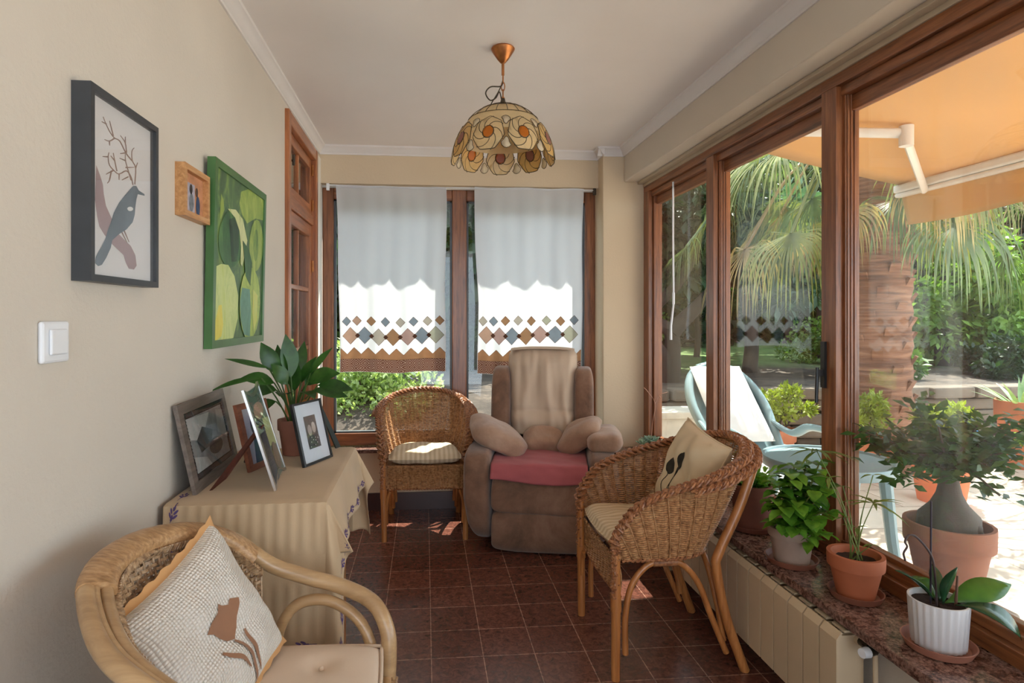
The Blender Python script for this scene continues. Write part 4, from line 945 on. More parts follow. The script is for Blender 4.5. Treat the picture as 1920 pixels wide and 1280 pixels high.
# ================================================================ RATTAN ARMCHAIR IN FRONT
t = thing('rattan_armchair', 'pale rattan armchair with wrapped back rail and looped arms, in the foreground', 'chair', (-.33, 1.2, 0)); L0 = Vector(t.location)
V3 = lambda *a: Vector(a) - L0
rail = [(-.092, 1.43, .40), (-.085, 1.43, .50), (-.090, 1.44, .565), (-.125, 1.465, .618), (-.20, 1.49, .648), (-.29, 1.50, .672), (-.375, 1.50, .705), (-.455, 1.475, .775), (-.520, 1.41, .825), (-.575, 1.30, .852), (-.592, 1.19, .860),
        (-.578, 1.09, .855), (-.532, 1.005, .832), (-.470, .935, .805), (-.395, .895, .775), (-.31, .880, .735), (-.22, .885, .685), (-.13, .90, .645), (-.075, .93, .60), (-.065, .95, .52), (-.07, .95, .40)]
RC = [p - L0 for p in bez(rail, 8)]
MB().tube(RC, [lerp(.0185, .0155, smooth01((k_-50)/40)) for k_ in range(len(RC))], 14).build('arm_rail', M_CANELT, t)
ins = []
for k, p in enumerate(RC):
    t_ = (RC[min(len(RC)-1, k+1)]-RC[max(0, k-1)]).normalized(); n_ = Vector((t_.y, -t_.x, 0)); n_ = n_.normalized() if n_.length > .1 else Vector((-1, 0, 0))
    c = Vector((-.28, 1.19, p.z+L0.z)) - L0
    if n_.dot(c-p) < 0: n_ = -n_
    ins.append(p + n_*.028 + Vector((0, 0, -.007)))
MB().tube(ins[84:-10], .0115, 12).build('inner_rail', M_CANELT, t)
MB().tube([ (a+b_)*.5 + Vector((0, 0, .010)) for a, b_ in zip(RC[84:-10], ins[84:-10])], .005, 8).build('filler_cane', M_CANELT, t)
# wrapping over the top of the back
def wrapmat():
    m, nt, p = mat('cane_wrapping'); v = coords(nt, (14, 60, 60)); f = tex_noise(nt, v, 2.0, 4, .6)
    nt.links.new(ramp(nt, f, [(.3, srgb(148, 108, 70)), (.55, srgb(190, 148, 104)), (.72, srgb(210, 172, 130))]), p.inputs['Base Color']); p.inputs['Roughness'].default_value = .35; bump(nt, p, f, .5, .002); return m
k0, k1 = 52, 92
wb = MB(); wp = [((RC[k]+ins[k])*.5) for k in range(k0, k1)]
n_ = 14; base = len(wb.v)
for i, p in enumerate(wp):
    k = k0+i; a = (ins[k]-RC[k]).normalized(); t_ = (RC[k+1]-RC[k-1]).normalized(); u_ = a.cross(t_).normalized()
    for q in range(n_):
        an = 2*PI*q/n_; cs, sn = math.cos(an), math.sin(an)
        wb.v.append(tuple(p + a*math.copysign(abs(cs)**.7, cs)*.0315 + u_*math.copysign(abs(sn)**.8, sn)*(.0190+.0006*math.sin(k*2.1))))
for i in range(len(wp)-1):
    for q in range(n_): wb.f.append((i*n_+q, i*n_+(q+1) % n_, (i+1)*n_+(q+1) % n_, (i+1)*n_+q))
wb.f += [tuple(range(n_)), tuple(range((len(wp)-1)*n_, len(wp)*n_))]
lab(wb.build('rail_wrapping', wrapmat(), t), 'flat cane wrapping over the back rail')
# woven back below the rail
rimw = [p - L0 for p in bez(rail[5:17], 8)]; nseg = 200
def resv(P, n):
    L = [0]
    for a, b_ in zip(P, P[1:]): L.append(L[-1]+(b_-a).length)
    out = []; j = 0
    for k in range(n+1):
        t_ = L[-1]*k/n
        while j < len(L)-2 and L[j+1] < t_: j += 1
        out.append(P[j].lerp(P[j+1], (t_-L[j])/max(1e-9, L[j+1]-L[j])))
    return out
cen = V3(-.28, 1.19, 0)
topw = [Vector((lerp(cen.x, p.x, .965), lerp(cen.y, p.y, .965), p.z-.014)) for p in resv(ins[50:-52], nseg)]
botw = [Vector((lerp(cen.x, p.x, .88), lerp(cen.y, p.y, .90), .46)) for p in topw]
st, sk = weave_shell(topw, botw, 44, .0115, .0032, .0042, .006)
w_ = st.build('woven_back', M_WICKLT, t, normals=False); sk.build('stakes', M_WICKLT, w_, normals=False)
braid([p + Vector((0, 0, .0)) for p in topw], .0045, .010, 34).build('woven_edge', M_WICKLT, t, normals=False)
# loops under the arms, seat ring, legs
for s_ in (1, -1):
    Y = lambda y: y if s_ > 0 else 2.37-y
    loop = bez([(-.345, Y(1.465), .40), (-.352, Y(1.47), .50), (-.345, Y(1.475), .565), (-.305, Y(1.48), .615), (-.235, Y(1.478), .622), (-.165, Y(1.465), .585), (-.128, Y(1.45), .52), (-.118, Y(1.445), .40)], 7)
    MB().tube([p-L0 for p in loop], .0135, 12).build('arm_loop', M_CANELT, t)
    MB().tube([V3(-.092, Y(1.43), .42), V3(-.095, Y(1.44), .2), V3(-.085, Y(1.45), 0)], [.0195, .019, .018], 12).build('leg', M_CANELT, t)
    MB().tube([V3(-.50, Y(1.40), .42), V3(-.51, Y(1.41), .2), V3(-.54, Y(1.44), 0)], [.018, .017, .016], 12).build('leg', M_CANELT, t)
ring = [(-.09, 1.45), (-.30, 1.47), (-.46, 1.44), (-.545, 1.32), (-.56, 1.19), (-.545, 1.06), (-.46, .94), (-.30, .91), (-.09, .93), (-.085, 1.19)]
rr_ = bez([(x, y, .452) for x, y in ring] + [(ring[0][0], ring[0][1], .452)], 6)[:-1]
MB().tube([p-L0 for p in rr_], .018, 12, closed=True).tube([p-L0+Vector((0, 0, -.05)) for p in rr_], .012, 10, closed=True).build('seat_ring', M_CANELT, t)
fr = [V3(-.078, 1.45-.052*k/8*10/1.0*.1*10*.1*10*.1*10*.1*10*.1*10*.1 if False else lerp(1.45, .93, k/80), .468) for k in range(81)]
st, sk = weave_shell([p for p in fr], [p + Vector((0, 0, -.11)) for p in fr], 18, .010, .003, .004, .002)
a_ = st.build('woven_apron', M_WICKLT, t, normals=False); sk.build('stakes', M_WICKLT, a_, normals=False)
flat_poly([(x, y) for x, y in ring], lambda x, y: V3(x, y, .458), 2).build('seat', M_WICKLT, t, solid=.01)
# seat cushion with a tuft
M_BEIGE = cloth('beige_cotton', srgb(222, 200, 178), 0, .9, 260, .04, 4)
t = thing('seat_cushion', 'beige buttoned seat cushion on the foreground rattan armchair', 'cushion', (-.3, 1.2, .45)); L0 = Vector(t.location)
def seatS(u, v, side, d=0):
    a, c = 2*u-1, 2*v-1; x = lerp(-.515, -.092, u); y = lerp(.955, 1.445, v)
    r = 1-.0*abs(a); x2 = -.30 + (x+.30)*(1-.05*c*c); y2 = 1.20+(y-1.20)*(1-.05*a*a-(.22*max(0, -a)**3))
    t_ = max(0, (1-abs(a)**7)*(1-abs(c)**7))**.4; z = .518 + side*(.030 if side > 0 else .034)*t_
    if side > 0:
        for tx, ty in ((-.225, 1.33), (-.225, 1.07), (-.40, 1.2)):
            r2_ = (x2-tx)**2+(y2-ty)**2; z -= .016*math.exp(-r2_/.0009) ; z += .006*math.exp(-r2_/.012)
    return Vector((x2, y2, z + d)) - L0
mb = MB(); mb.grid(lambda u, v: seatS(u, v, 1), 44, 44); mb.grid(lambda u, v: seatS(u, v, -1), 30, 30)
mb.build('pad', M_BEIGE, t)
pp = [seatS(k/30, 0, 0) for k in range(30)]+[seatS(1, k/30, 0) for k in range(30)]+[seatS(1-k/30, 1, 0) for k in range(30)]+[seatS(0, 1-k/30, 0) for k in range(30)]
MB().tube([p+Vector((0, 0, .012)) for p in pp], .004, 7, closed=True).build('piping', M_BEIGE, t)
b = MB()
for tx, ty in ((-.225, 1.33), (-.225, 1.07)): b.lathe([(0, .010), (.005, .008), (.006, .003), (0, 0)], Vector((tx, ty, .538))-L0, 10)
b.build('button', M_BEIGE, t)
# tulip cushion
def waffle():
    m, nt, p = mat('waffle_cotton'); v = coords(nt, kind='UV')
    vo = N(nt, 'ShaderNodeTexVoronoi'); vo.inputs['Scale'].default_value = 48; vo.inputs['Randomness'].default_value = .15
    nt.links.new(v, vo.inputs['Vector']); nt.links.new(ramp(nt, vo.outputs['Distance'], [(.1, srgb(246, 238, 228)), (.6, srgb(226, 215, 202))]), p.inputs['Base Color']); p.inputs['Roughness'].default_value = .9
    i_ = N(nt, 'ShaderNodeMath', op='MULTIPLY'); i_.inputs[1].default_value = -1; nt.links.new(vo.outputs['Distance'], i_.inputs[0]); bump(nt, p, i_.outputs[0], 1.0, .006); return m
t = thing('throw_cushion', 'off white textured cushion with a brown tulip applique and ochre edging, in the rattan armchair', 'cushion', (-.42, 1.2, .6)); L0 = Vector(t.location)
cA, cB = Vector((-.475, 1.375, .852)), Vector((-.545, 1.06, .772)); cC, cD = Vector((-.375, 1.03, .520)), Vector((-.325, 1.40, .570))
# unit square: (0,0)=B lower-left in the photo ... laid out as C, D, A, B
mb = MB(); ST = pillow(mb, cC-L0, cD-L0, cA-L0, cB-L0, .060, 40, .09, .008, 9, back=False)
sg = 1 if (ST(.5, .5, 1)-ST(.5, .5, -1)).x > 0 else -1
def uvd(o, n):
    me = o.data; uvl = me.uv_layers.new(name='UVMap')
    for lp in me.loops: i = lp.vertex_index; uvl.data[lp.index].uv = ((i % (n+1))/n, (i//(n+1))/n)
o = MB().grid(lambda u, v: ST(u, v, sg), 40, 40).build('cover', waffle(), t); uvd(o, 40)
M_OCH = cloth('ochre_linen', srgb(206, 156, 104), 0, .9, 200, .08)
lab(MB().grid(lambda u, v: ST(u, v, -sg), 30, 30).build('back_panel', M_OCH, t), 'ochre linen back')
bw = MB(); n = 30
def border(k): 
    s4 = (k*4/ (4*n)) % 4; return s4
edge = [(k/n, 0) for k in range(n)]+[(1, k/n) for k in range(n)]+[(1-k/n, 1) for k in range(n)]+[(0, 1-k/n) for k in range(n)]
ctr = ST(.5, .5, 0)
for i, (u, v) in enumerate(edge):
    p = ST(u, v, 0); d = (p-ctr).normalized(); bw.v += [tuple(p - d*.012 + (ST(.5, .5, sg)-ctr).normalized()*.004), tuple(p + d*(.016+.003*math.sin(i*1.7)) ), tuple(p - d*.012 - (ST(.5, .5, sg)-ctr).normalized()*.004)]
L = len(edge)
for i in range(L):
    j = (i+1) % L
    bw.f += [(3*i, 3*j, 3*j+1, 3*i+1), (3*i+1, 3*j+1, 3*j+2, 3*i+2)]
lab(bw.build('edging', M_OCH, t, normals=False), 'ochre linen edging')
FT = lambda d: (lambda u, v: ST(u, v, sg, d))
M_TUL = cloth('brown_felt', srgb(150, 108, 82), 0, .95, 200, .06)
tul = [(0.566, 0.585), (0.524, 0.619), (0.504, 0.648), (0.468, 0.608), (0.437, 0.606), (0.379, 0.599), (0.328, 0.569), (0.373, 0.531), (0.394, 0.49), (0.428, 0.423), (0.482, 0.39), (0.537, 0.428), (0.572, 0.485), (0.636, 0.53), (0.654, 0.561), (0.6, 0.606)]
flat_poly([(x, y) for x, y in tul], FT(.002), 2).build('tulip_applique', M_TUL, t, normals=False)
for pts in ([(0.467, 0.388), (0.51, 0.306), (0.541, 0.212), (0.537, 0.134), (0.538, 0.06), (0.558, -0.019)], [(0.59, 0.373), (0.585, 0.319), (0.594, 0.215), (0.588, 0.147), (0.581, 0.066)], [(0.338, 0.409), (0.375, 0.346), (0.442, 0.264), (0.492, 0.163)]):
    P = bez([(a, b_, 0) for a, b_ in pts], 5); L_, R_ = [], []
    for k, p in enumerate(P):
        d = (P[min(len(P)-1, k+1)]-P[max(0, k-1)]).normalized(); w_ = .011*math.sin(PI*(.15+.8*k/(len(P)-1)))+.003; L_.append((p.x-d.y*w_, p.y+d.x*w_)); R_.append((p.x+d.y*w_, p.y-d.x*w_))
    b = MB()
    for k in range(len(P)): b.v += [tuple(FT(.003)(*L_[k])), tuple(FT(.003)(*R_[k]))]
    for k in range(len(P)-1): b.f.append((2*k, 2*k+1, 2*k+3, 2*k+2))
    b.build('stem_applique', M_TUL, t, normals=False)

# ================================================================ RECLINER
def suede(name, a, c, d):
    m, nt, p = mat(name); v = coords(nt); f = tex_noise(nt, v, 3.2, 6, .7, .5); g = tex_noise(nt, v, 22, 3, .6)
    nt.links.new(ramp(nt, f, [(.3, a), (.5, c), (.7, d)]), p.inputs['Base Color']); p.inputs['Roughness'].default_value = .8; p.inputs['Sheen Weight'].default_value = .35
    bump(nt, p, g, .35, .006); return m
M_SUE = suede('brown_suede', srgb(88, 62, 46), srgb(128, 92, 70), srgb(152, 116, 94)); M_SUEL = suede('light_brown_suede', srgb(132, 104, 88), srgb(158, 130, 114), srgb(176, 150, 134))
RCL, RCR = (.70, 3.585, 0), -.2269
t = thing('recliner', 'brown suede recliner armchair facing the room before the back window', 'armchair', RCL, RCR)
def armdef(s_):
    def d(p):
        z = p.z + .24; k = max(0, 1-z/.26); p = Vector(p)
        if p.x*s_ > 0: p.x -= s_*.055*k*k
        if p.y < 0: p.y += .10*max(0, 1-z/.20)**1.5
        return p
    return d
for s_ in (-1, 1):
    sell((s_*.345, -.02, .295), (.080, .385, .265), .30, 36, 30, .006, s_, armdef(s_)).build('armrest', M_SUE, t)
sell((0, .04, .21), (.27, .33, .17), .22, 36, 20, .004).build('base', M_SUE, t)
sell((0, -.335, .335), (.262, .065, .105), .30, 40, 24, .008, 3).build('front_panel', M_SUE, t)
sell((0, -.325, .125), (.262, .062, .120), .28, 40, 24, .008, 5, lambda p: Vector((p.x, p.y+.04*max(0, -p.z/.12)**2, p.z))).build('footrest', M_SUE, t)
sell((0, -.10, .435), (.262, .27, .055), .40, 40, 20, .006, 7).build('seat', M_SUE, t)
tilt = lambda k: (lambda p: Vector((p.x, p.y + k*(p.z+.3), p.z)))
sell((0, .25, .735), (.205, .085, .335), .42, 40, 36, .012, 2, tilt(.16)).build('backrest', M_SUE, t)
for s_ in (-1, 1):
    sell((s_*.262, .20, .715), (.062, .135, .265), .38, 30, 30, .005, s_, tilt(.16)).build('side_wing', M_SUE, t)
sell((0, .335, .52), (.26, .045, .36), .3, 30, 24, .004, 4, tilt(.06)).build('back_panel', M_SUE, t)
# things on the recliner
M_COV = cloth('beige_stretch_cover', srgb(212, 188, 164), .1, .85, 120, .05, 5)
t2 = thing('seat_cover', 'beige fabric cover draped over the backrest of the recliner', 'cover', RCL, RCR)
def covf(u, v, side=1):
    a = 2*u-1; zz = lerp(1.098, .57, v); x = a*(.222 - .022*(v > .8)*(v-.8)*5 - .03*max(0, .08-v)/.08)
    y = .152 + .16*(zz-.735) - .006; y += .085*max(0, 1-(1.10-zz)/.11)**2 + .10*abs(a)**9
    wr = .014*mnoise.noise(Vector((x*26, zz*5, 3))) + .010*math.sin(a*9+mnoise.noise(Vector((x*8, zz*3, 0)))*5)*math.sin(PI*min(1, v*1.05))
    y -= .018*math.exp(-((zz-.66)/.05)**2)*(1-abs(a)**4); y += .012*math.exp(-((zz-.715)/.018)**2)
    return Vector((x, y - .026*(1-abs(a)**3) - wr, zz))
b = MB().grid(lambda u, v: covf(u, v), 50, 70)
def covb(u, v): a = 2*u-1; return Vector((a*.205, lerp(.215, .43, v)+.01, 1.098 - .02*v*v - .012*abs(a)**3 + .014*math.sin(PI*v)))
b.grid(covb, 30, 12)
b.build('cover', M_COV, t2, solid=.003)
M_PINK = cloth('dusty_pink_cloth', srgb(172, 92, 96), 0, .9, 200, .08, 7)
t2 = thing('seat_cloth', 'dusty pink cloth spread over the recliner seat', 'cloth', RCL, RCR)
def pinkf(u, v):
    x = lerp(-.262, .262, u); wr = .006*mnoise.noise(Vector((x*14, v*9, 1)))
    if v < .75: q = v/.75; return Vector((x, lerp(.16, -.375, q), .498 + .010*math.sin(PI*q) + wr))
    q = (v-.75)/.25; return Vector((x*1.0, -.375 - .040*math.sin(q*PI/2) - wr, .498 - .085*q - .012*math.sin(x*9+1)*q))
MB().grid(pinkf, 50, 50).build('cloth', M_PINK, t2, solid=.004)
M_PIL = suede('taupe_cushion', srgb(140, 106, 84), srgb(168, 132, 108), srgb(186, 152, 128))
def lump(label, c, h, rot, e=.55, wr=.02, seed=0, m=None):
    t_ = thing('arm_cushion', label, 'cushion', RCL, RCR); M_ = Matrix.Rotation(rot[1], 3, 'Y') @ Matrix.Rotation(rot[0], 3, 'X') @ Matrix.Rotation(rot[2], 3, 'Z')
    def cre(p):
        q = Vector((p.x, p.y, p.z*(1-.5*(abs(p.x)/h[0])**3))); k_ = math.sin(p.x*26+6*mnoise.noise(p*5+Vector((seed, 0, 0)))+seed)
        return M_ @ (q*(1+.035*k_*abs(p.z)/h[2]))
    o = sell(c, h, e, 60, 40, wr, seed, cre).build('cover', m or M_PIL, t_); return t_
lump('plump taupe cushion slumped over the left arm of the recliner', (-.255, -.10, .600), (.185, .17, .070), (0, .42, .25), seed=3)
lump('small creased taupe cushion in the middle of the recliner seat', (.02, .02, .545), (.13, .08, .075), (.5, 0, 0), seed=6)
lump('taupe cushion leaning on the right side of the recliner seat', (.225, -.04, .605), (.150, .12, .062), (.1, -.62, -.3), seed=9)
lump('beige pad covering the right armrest of the recliner', (.365, -.09, .600), (.100, .20, .058), (0, -.08, 0), .42, .008, 12)

# ================================================================ RADIATOR
t = thing('radiator', 'long cream aluminium radiator under the granite window sill', 'radiator', (1.25, 2.35, 0)); RDX = -.017
M_RAD = simple('cream_enamel', srgb(212, 190, 158), .35, var=.02)
b0 = MB()
for k in range(19):
    y0 = 1.640 + .0795*k; y1 = y0+.0735
    b = MB(); z0, z1 = .098, .392; b.add([(1.203, y0, z0), (1.203, y1, z0), (1.203, y1, z1-.02), (1.203, y0, z1-.02), (1.218, y0, z1), (1.218, y1, z1), (1.222, y1, z1), (1.222, y0, z1), (1.216, y0, z0), (1.216, y1, z0), (1.216, y1, z1-.02), (1.216, y0, z1-.02)],
        [(0, 1, 2, 3), (3, 2, 5, 4), (4, 5, 6, 7), (0, 3, 11, 8), (1, 9, 10, 2), (3, 4, 7, 11), (2, 10, 6, 5), (8, 11, 10, 9), (11, 7, 6, 10), (0, 8, 9, 1)])
    b.box(1.216, 1.300, y0+.034, y0+.040, z0+.012, z1-.012).box(1.235, 1.285, y0+.010, y0+.0645, z1-.006, z1)
    for q in (.012, .024, .050, .062): b.box(1.222, 1.296, y0+q, y0+q+.003, z0+.03, z1-.015)
    b.v = [(x+RDX, y, z) for x, y, z in b.v]; rel(b.build('fin', M_RAD, smooth=False), t)
b = MB().tube([(1.262, 1.64, .365), (1.262, 3.15, .365)], .014, 10).tube([(1.262, 1.64, .125), (1.262, 3.15, .125)], .014, 10)
rel(b.build('header_pipe', M_RAD), t)
b = MB().tube([(1.262, 1.64, .365), (1.262, 1.585, .365)], .012, 12).tube([(1.262, 1.615, .365), (1.262, 1.600, .365)], .019, 6).tube([(1.262, 1.592, .365), (1.24, 1.585, .365)], .013, 12)
lab(rel(b.build('valve', M_IRON), t), 'dark metal valve body'); lab(rel(MB().tube([(1.24, 1.585, .365), (1.218, 1.580, .365)], [.015, .013], 14).build('knob', M_WHITEPL), t), 'white valve cap')
rel(MB().tube([(1.266, 1.59, .355), (1.272, 1.59, .0)], .007, 10).build('pipe', M_RAD), t)
for y in (1.80, 3.0): rel(MB().box(1.235, 1.29, y-.01, y+.01, 0, .10).build('foot', M_RAD, smooth=False), t)

# ================================================================ SILL PLANTS
ZS = .432
M_POTR = simple('weathered_red_pot', srgb(128, 76, 60), .7, var=.15, nscale=8); M_POTG = simple('grey_washed_pot', srgb(160, 136, 122), .8, var=.18, nscale=8, bstr=.2)
M_SAUC = simple('saucer_clay', srgb(134, 82, 64), .5, var=.12)
def saucer(loc, r, label, m=None, h=.022):
    t_ = thing('plant_saucer', label, 'saucer', loc)
    MB().lathe([(0, 0), (r*.86, 0), (r, h), (r*.955, h), (r*.83, .008), (0, .008)], n=40).build('dish', m or M_SAUC, t_); return t_
# christmas cactus
saucer((1.345, 2.375, ZS), .088, 'dark clay saucer under the dark red pot', M_POTR)
t = thing('potted_cactus', 'bright green christmas cactus in a dark red pot behind the wicker chair', 'potted plant', (1.345, 2.375, ZS+.008)); pot(t, .084, .180, M_POTR, taper=.74, rim=.24)
b = MB(); R = random.Random(21)
L_CAC = leafmat('cactus_leaves', srgb(52, 110, 34), srgb(136, 186, 70), .25, .35, nscale=9)
for k in range(95):
    a = R.uniform(0, 2*PI); el = R.uniform(.35, 1.45); p = Vector((R.uniform(-.05, .05), R.uniform(-.05, .05), .155)); d = Vector((math.cos(a)*math.cos(el), math.sin(a)*math.cos(el), math.sin(el)))
    for q in range(R.randint(2, 4)):
        L = R.uniform(.034, .046); b.leaf(p, d, (0, 0, 1), L, .020, .1, 3, .25, .55); p = p + d*L*.93; d = (d + Vector((math.cos(a), math.sin(a), -.25))*.18 + Vector((R.gauss(0, .12), R.gauss(0, .12), 0))).normalized()
b.build('foliage', L_CAC, t, normals=False)
# basil
saucer((1.302, 2.035, ZS), .088, 'red clay saucer under the grey pot of basil')
t = thing('potted_basil', 'bushy bright green basil in a grey washed pot', 'potted plant', (1.302, 2.035, ZS+.008)); pot(t, .074, .120, M_POTG, taper=.78, rim=.3)
L_BAS = leafmat('basil_leaves', srgb(60, 118, 30), srgb(150, 196, 74), .35, .35, nscale=8); L_BASD = leafmat('dark_basil_leaves', srgb(34, 82, 26), srgb(96, 150, 52), .3, .35, nscale=8)
b, bd, sb = MB(), MB(), MB(); R = random.Random(31)
tips = [(-.01, -.01, .31), (.03, .03, .33), (.09, .0, .30), (.12, -.03, .26), (-.04, .02, .27), (.05, -.05, .26), (-.05, -.03, .20), (-.065, -.04, .14), (-.03, -.07, .14), (.02, -.09, .17), (.06, -.08, .12), (.02, .05, .28), (.08, .05, .24), (-.01, -.05, .22), (.09, .05, .33), (.12, .02, .34), (.02, -.07, .09), (-.05, .02, .21), (.10, -.06, .19)]
for (x, y, z) in tips:
    st = bez([(R.uniform(-.02, .02), R.uniform(-.02, .02), .10), (x*.5, y*.5, .12+.45*(z-.10)), (x, y, z)], 4); sb.tube(st, .0028, 5)
    for q in range(3, len(st)):
        for s_ in range(3 if q == len(st)-1 else 2):
            a = q*1.57 + s_*PI*(2/3 if q == len(st)-1 else 1) + R.uniform(-.3, .3); el = R.uniform(-.1, .55)
            (b if z < .25 or R.random() < .3 else bd).leaf(st[q], (math.cos(a)*math.cos(el), math.sin(a)*math.cos(el), math.sin(el)), (0, 0, 1), R.uniform(.046, .080), R.uniform(.036, .056), .38, 4, .35, .5)
b.build('foliage', L_BAS, t, normals=False); lab(bd.build('upper_foliage', L_BASD, t, normals=False), 'darker upper leaves'); sb.build('stem', leafmat('basil_stem', srgb(110, 120, 60), srgb(150, 150, 90)), t)
# umbrella sedge seedlings
saucer((1.340, 1.765, ZS), .078, 'glossy clay saucer under the orange terracotta pot')
t = thing('potted_papyrus', 'thin stalked papyrus seedlings in an orange terracotta pot', 'potted plant', (1.340, 1.765, ZS+.008)); pot(t, .076, .130, simple('orange_terracotta', srgb(172, 96, 62), .7, var=.12, nscale=7), taper=.68, rim=.34)
L_PAP = leafmat('papyrus_leaves', srgb(70, 100, 44), srgb(150, 160, 84), .3, .5); b, sb = MB(), MB(); R = random.Random(41)
for (x, y, z, nl, ll) in ((.055, -.005, .285, 11, .085), (-.10, .04, .44, 12, .10), (-.075, .02, .36, 3, .05), (.02, .02, .20, 3, .04), (.03, -.03, .165, 2, .03), (-.04, .0, .24, 2, .03), (.09, .04, .36, 2, .04), (-.02, .03, .33, 2, .04)):
    st = bez([(R.uniform(-.02, .02), R.uniform(-.02, .02), .10), (x*.3, y*.3, lerp(.10, z, .5)), (x, y, z)], 5); sb.tube(st, [.0022]*6+[.0015]*5, 5)
    for q in range(nl):
        a = 2*PI*q/nl + R.uniform(-.2, .2); el = R.uniform(-.1, .5); b.leaf(st[-1], (math.cos(a)*math.cos(el), math.sin(a)*math.cos(el), math.sin(el)), (0, 0, 1), ll*R.uniform(.9, 1.35), .012, .35, 6, .3, .4)
b.build('foliage', L_PAP, t, normals=False); sb.build('stem', L_PAP, t)
# orchid
saucer((1.352, 1.475, ZS), .084, 'wide pinkish clay saucer under the white ribbed pot', simple('pink_clay', srgb(166, 110, 90), .55))
t = thing('potted_orchid', 'orchid without flowers in a white ribbed pot at the near end of the sill', 'potted plant', (1.352, 1.475, ZS+.009))
b = MB(); n = 96; rings_ = [(.052, 0), (.060, .004), (.067, .118), (.068, .122), (.063, .122), (.060, .10), (0, .10)]
for j, (r, z) in enumerate(rings_):
    for k in range(n):
        rr = r*(1 + (.018 if 0 < j < 3 else 0)*(1 if (k//2) % 2 else -1)); b.v.append((rr*math.cos(2*PI*k/n), rr*math.sin(2*PI*k/n), z))
for j in range(len(rings_)-1):
    for k in range(n): b.f.append((j*n+k, j*n+(k+1) % n, (j+1)*n+(k+1) % n, (j+1)*n+k))
b.f.append(tuple(range(n))[::-1]); b.build('pot', simple('white_glaze', (.80, .79, .80), .3, var=.02), t, angle=1.2)
MB().grid(lambda u, v: Vector((.060*v*math.cos(2*PI*u), .060*v*math.sin(2*PI*u), .108+.008*mnoise.noise(Vector((u*20, v*9, 1))))), 24, 6, wrap=True).build('bark_chips', M_SOIL, t)
L_ORC = leafmat('orchid_leaves', srgb(34, 84, 34), srgb(92, 142, 52), .15, .25, nscale=4); L_ORD = leafmat('dark_orchid_leaves', srgb(22, 56, 34), srgb(54, 92, 58), .1, .25, nscale=4)
MB().leaf((.01, -.01, .115), (1, -.18, .44), (-.2, -.6, .9), .185, .066, .18, 12, .25, .55).leaf((0, .01, .12), (.2, .9, .5), (0, 0, 1), .10, .05, .3, 8, .25).build('leaf', L_ORC, t, normals=False, solid=.002)
lab(MB().leaf((.02, -.03, .118), (.60, -.60, .34), (-.35, -.15, 1), .165, .068, .80, 14, .2, .62).leaf((-.01, 0, .115), (-.7, .1, 1.0), (0, 0, 1), .13, .045, .25, 8, .25).leaf((-.005, -.02, .115), (-.15, -.3, 1), (0, 1, 0), .14, .038, .15, 8, .3).leaf((.005, 0, .115), (.3, .5, .9), (0, 0, 1), .11, .03, .3, 8, .3).build('drooping_leaf', L_ORD, t, normals=False, solid=.002), 'darker drooping leaves')
M_STICK = simple('dark_purple_stick', (.03, .02, .035), .4)
MB().tube([(-.022, .0, .10), (-.020, .0, .38)], .0026, 6).build('support_stick', M_STICK, t)
MB().tube(bez([(-.012, -.01, .10), (-.018, -.008, .20), (-.030, -.008, .245), (-.060, .0, .285), (-.083, .0, .292), (-.094, .0, .275), (-.088, 0, .262), (-.098, 0, .245), (-.093, 0, .225)], 4), .0028, 6).build('flower_spike', simple('dried_spike', srgb(66, 50, 50), .6, var=.3, nscale=40), t)
MB().tube([(.030, -.02, .10), (.034, -.022, .19)], [.004, .0025], 7).build('cut_spike', simple('brown_spike', srgb(92, 62, 44), .6), t)
# succulent at the far end
t = thing('potted_succulent', 'pale blue green rosette succulent in a clay pot at the far end of the sill', 'potted plant', (1.275, 3.30, ZS)); pot(t, .058, .150, M_TERRAD, rim=.2)
L_SUC = leafmat('succulent_leaves', srgb(120, 158, 136), srgb(186, 210, 190), .2, .4, nscale=6)
def rosette(mb, c, n, L, W):
    for k in range(n):
        a = k*2.4; q = k/n; el = lerp(.15, 1.35, q); mb.leaf(c, (math.cos(a)*math.cos(el), math.sin(a)*math.cos(el), math.sin(el)), (0, 0, 1), L*(1-.45*q), W*(1-.3*q), -.12, 4, .45, .62)
b = MB(); rosette(b, (0, 0, .150), 34, .078, .030); rosette(b, (-.06, -.02, .155), 16, .045, .018); rosette(b, (.068, .0, .150), 16, .04, .018); b.build('rosette', L_SUC, t, normals=False, solid=.0025)
MB().tube(bez([(0, 0, .17), (.01, 0, .28), (.025, .0, .38), (-.02, 0, .45), (-.045, 0, .475)], 5), .0016, 5).tube(bez([(.025, 0, .38), (.05, 0, .43), (.095, 0, .445)], 5), .0014, 5).tube([(.045, 0, .425), (.055, 0, .415)], .003, 5).build('flower_stalk', simple('pink_stalk', srgb(196, 146, 122), .6), t)
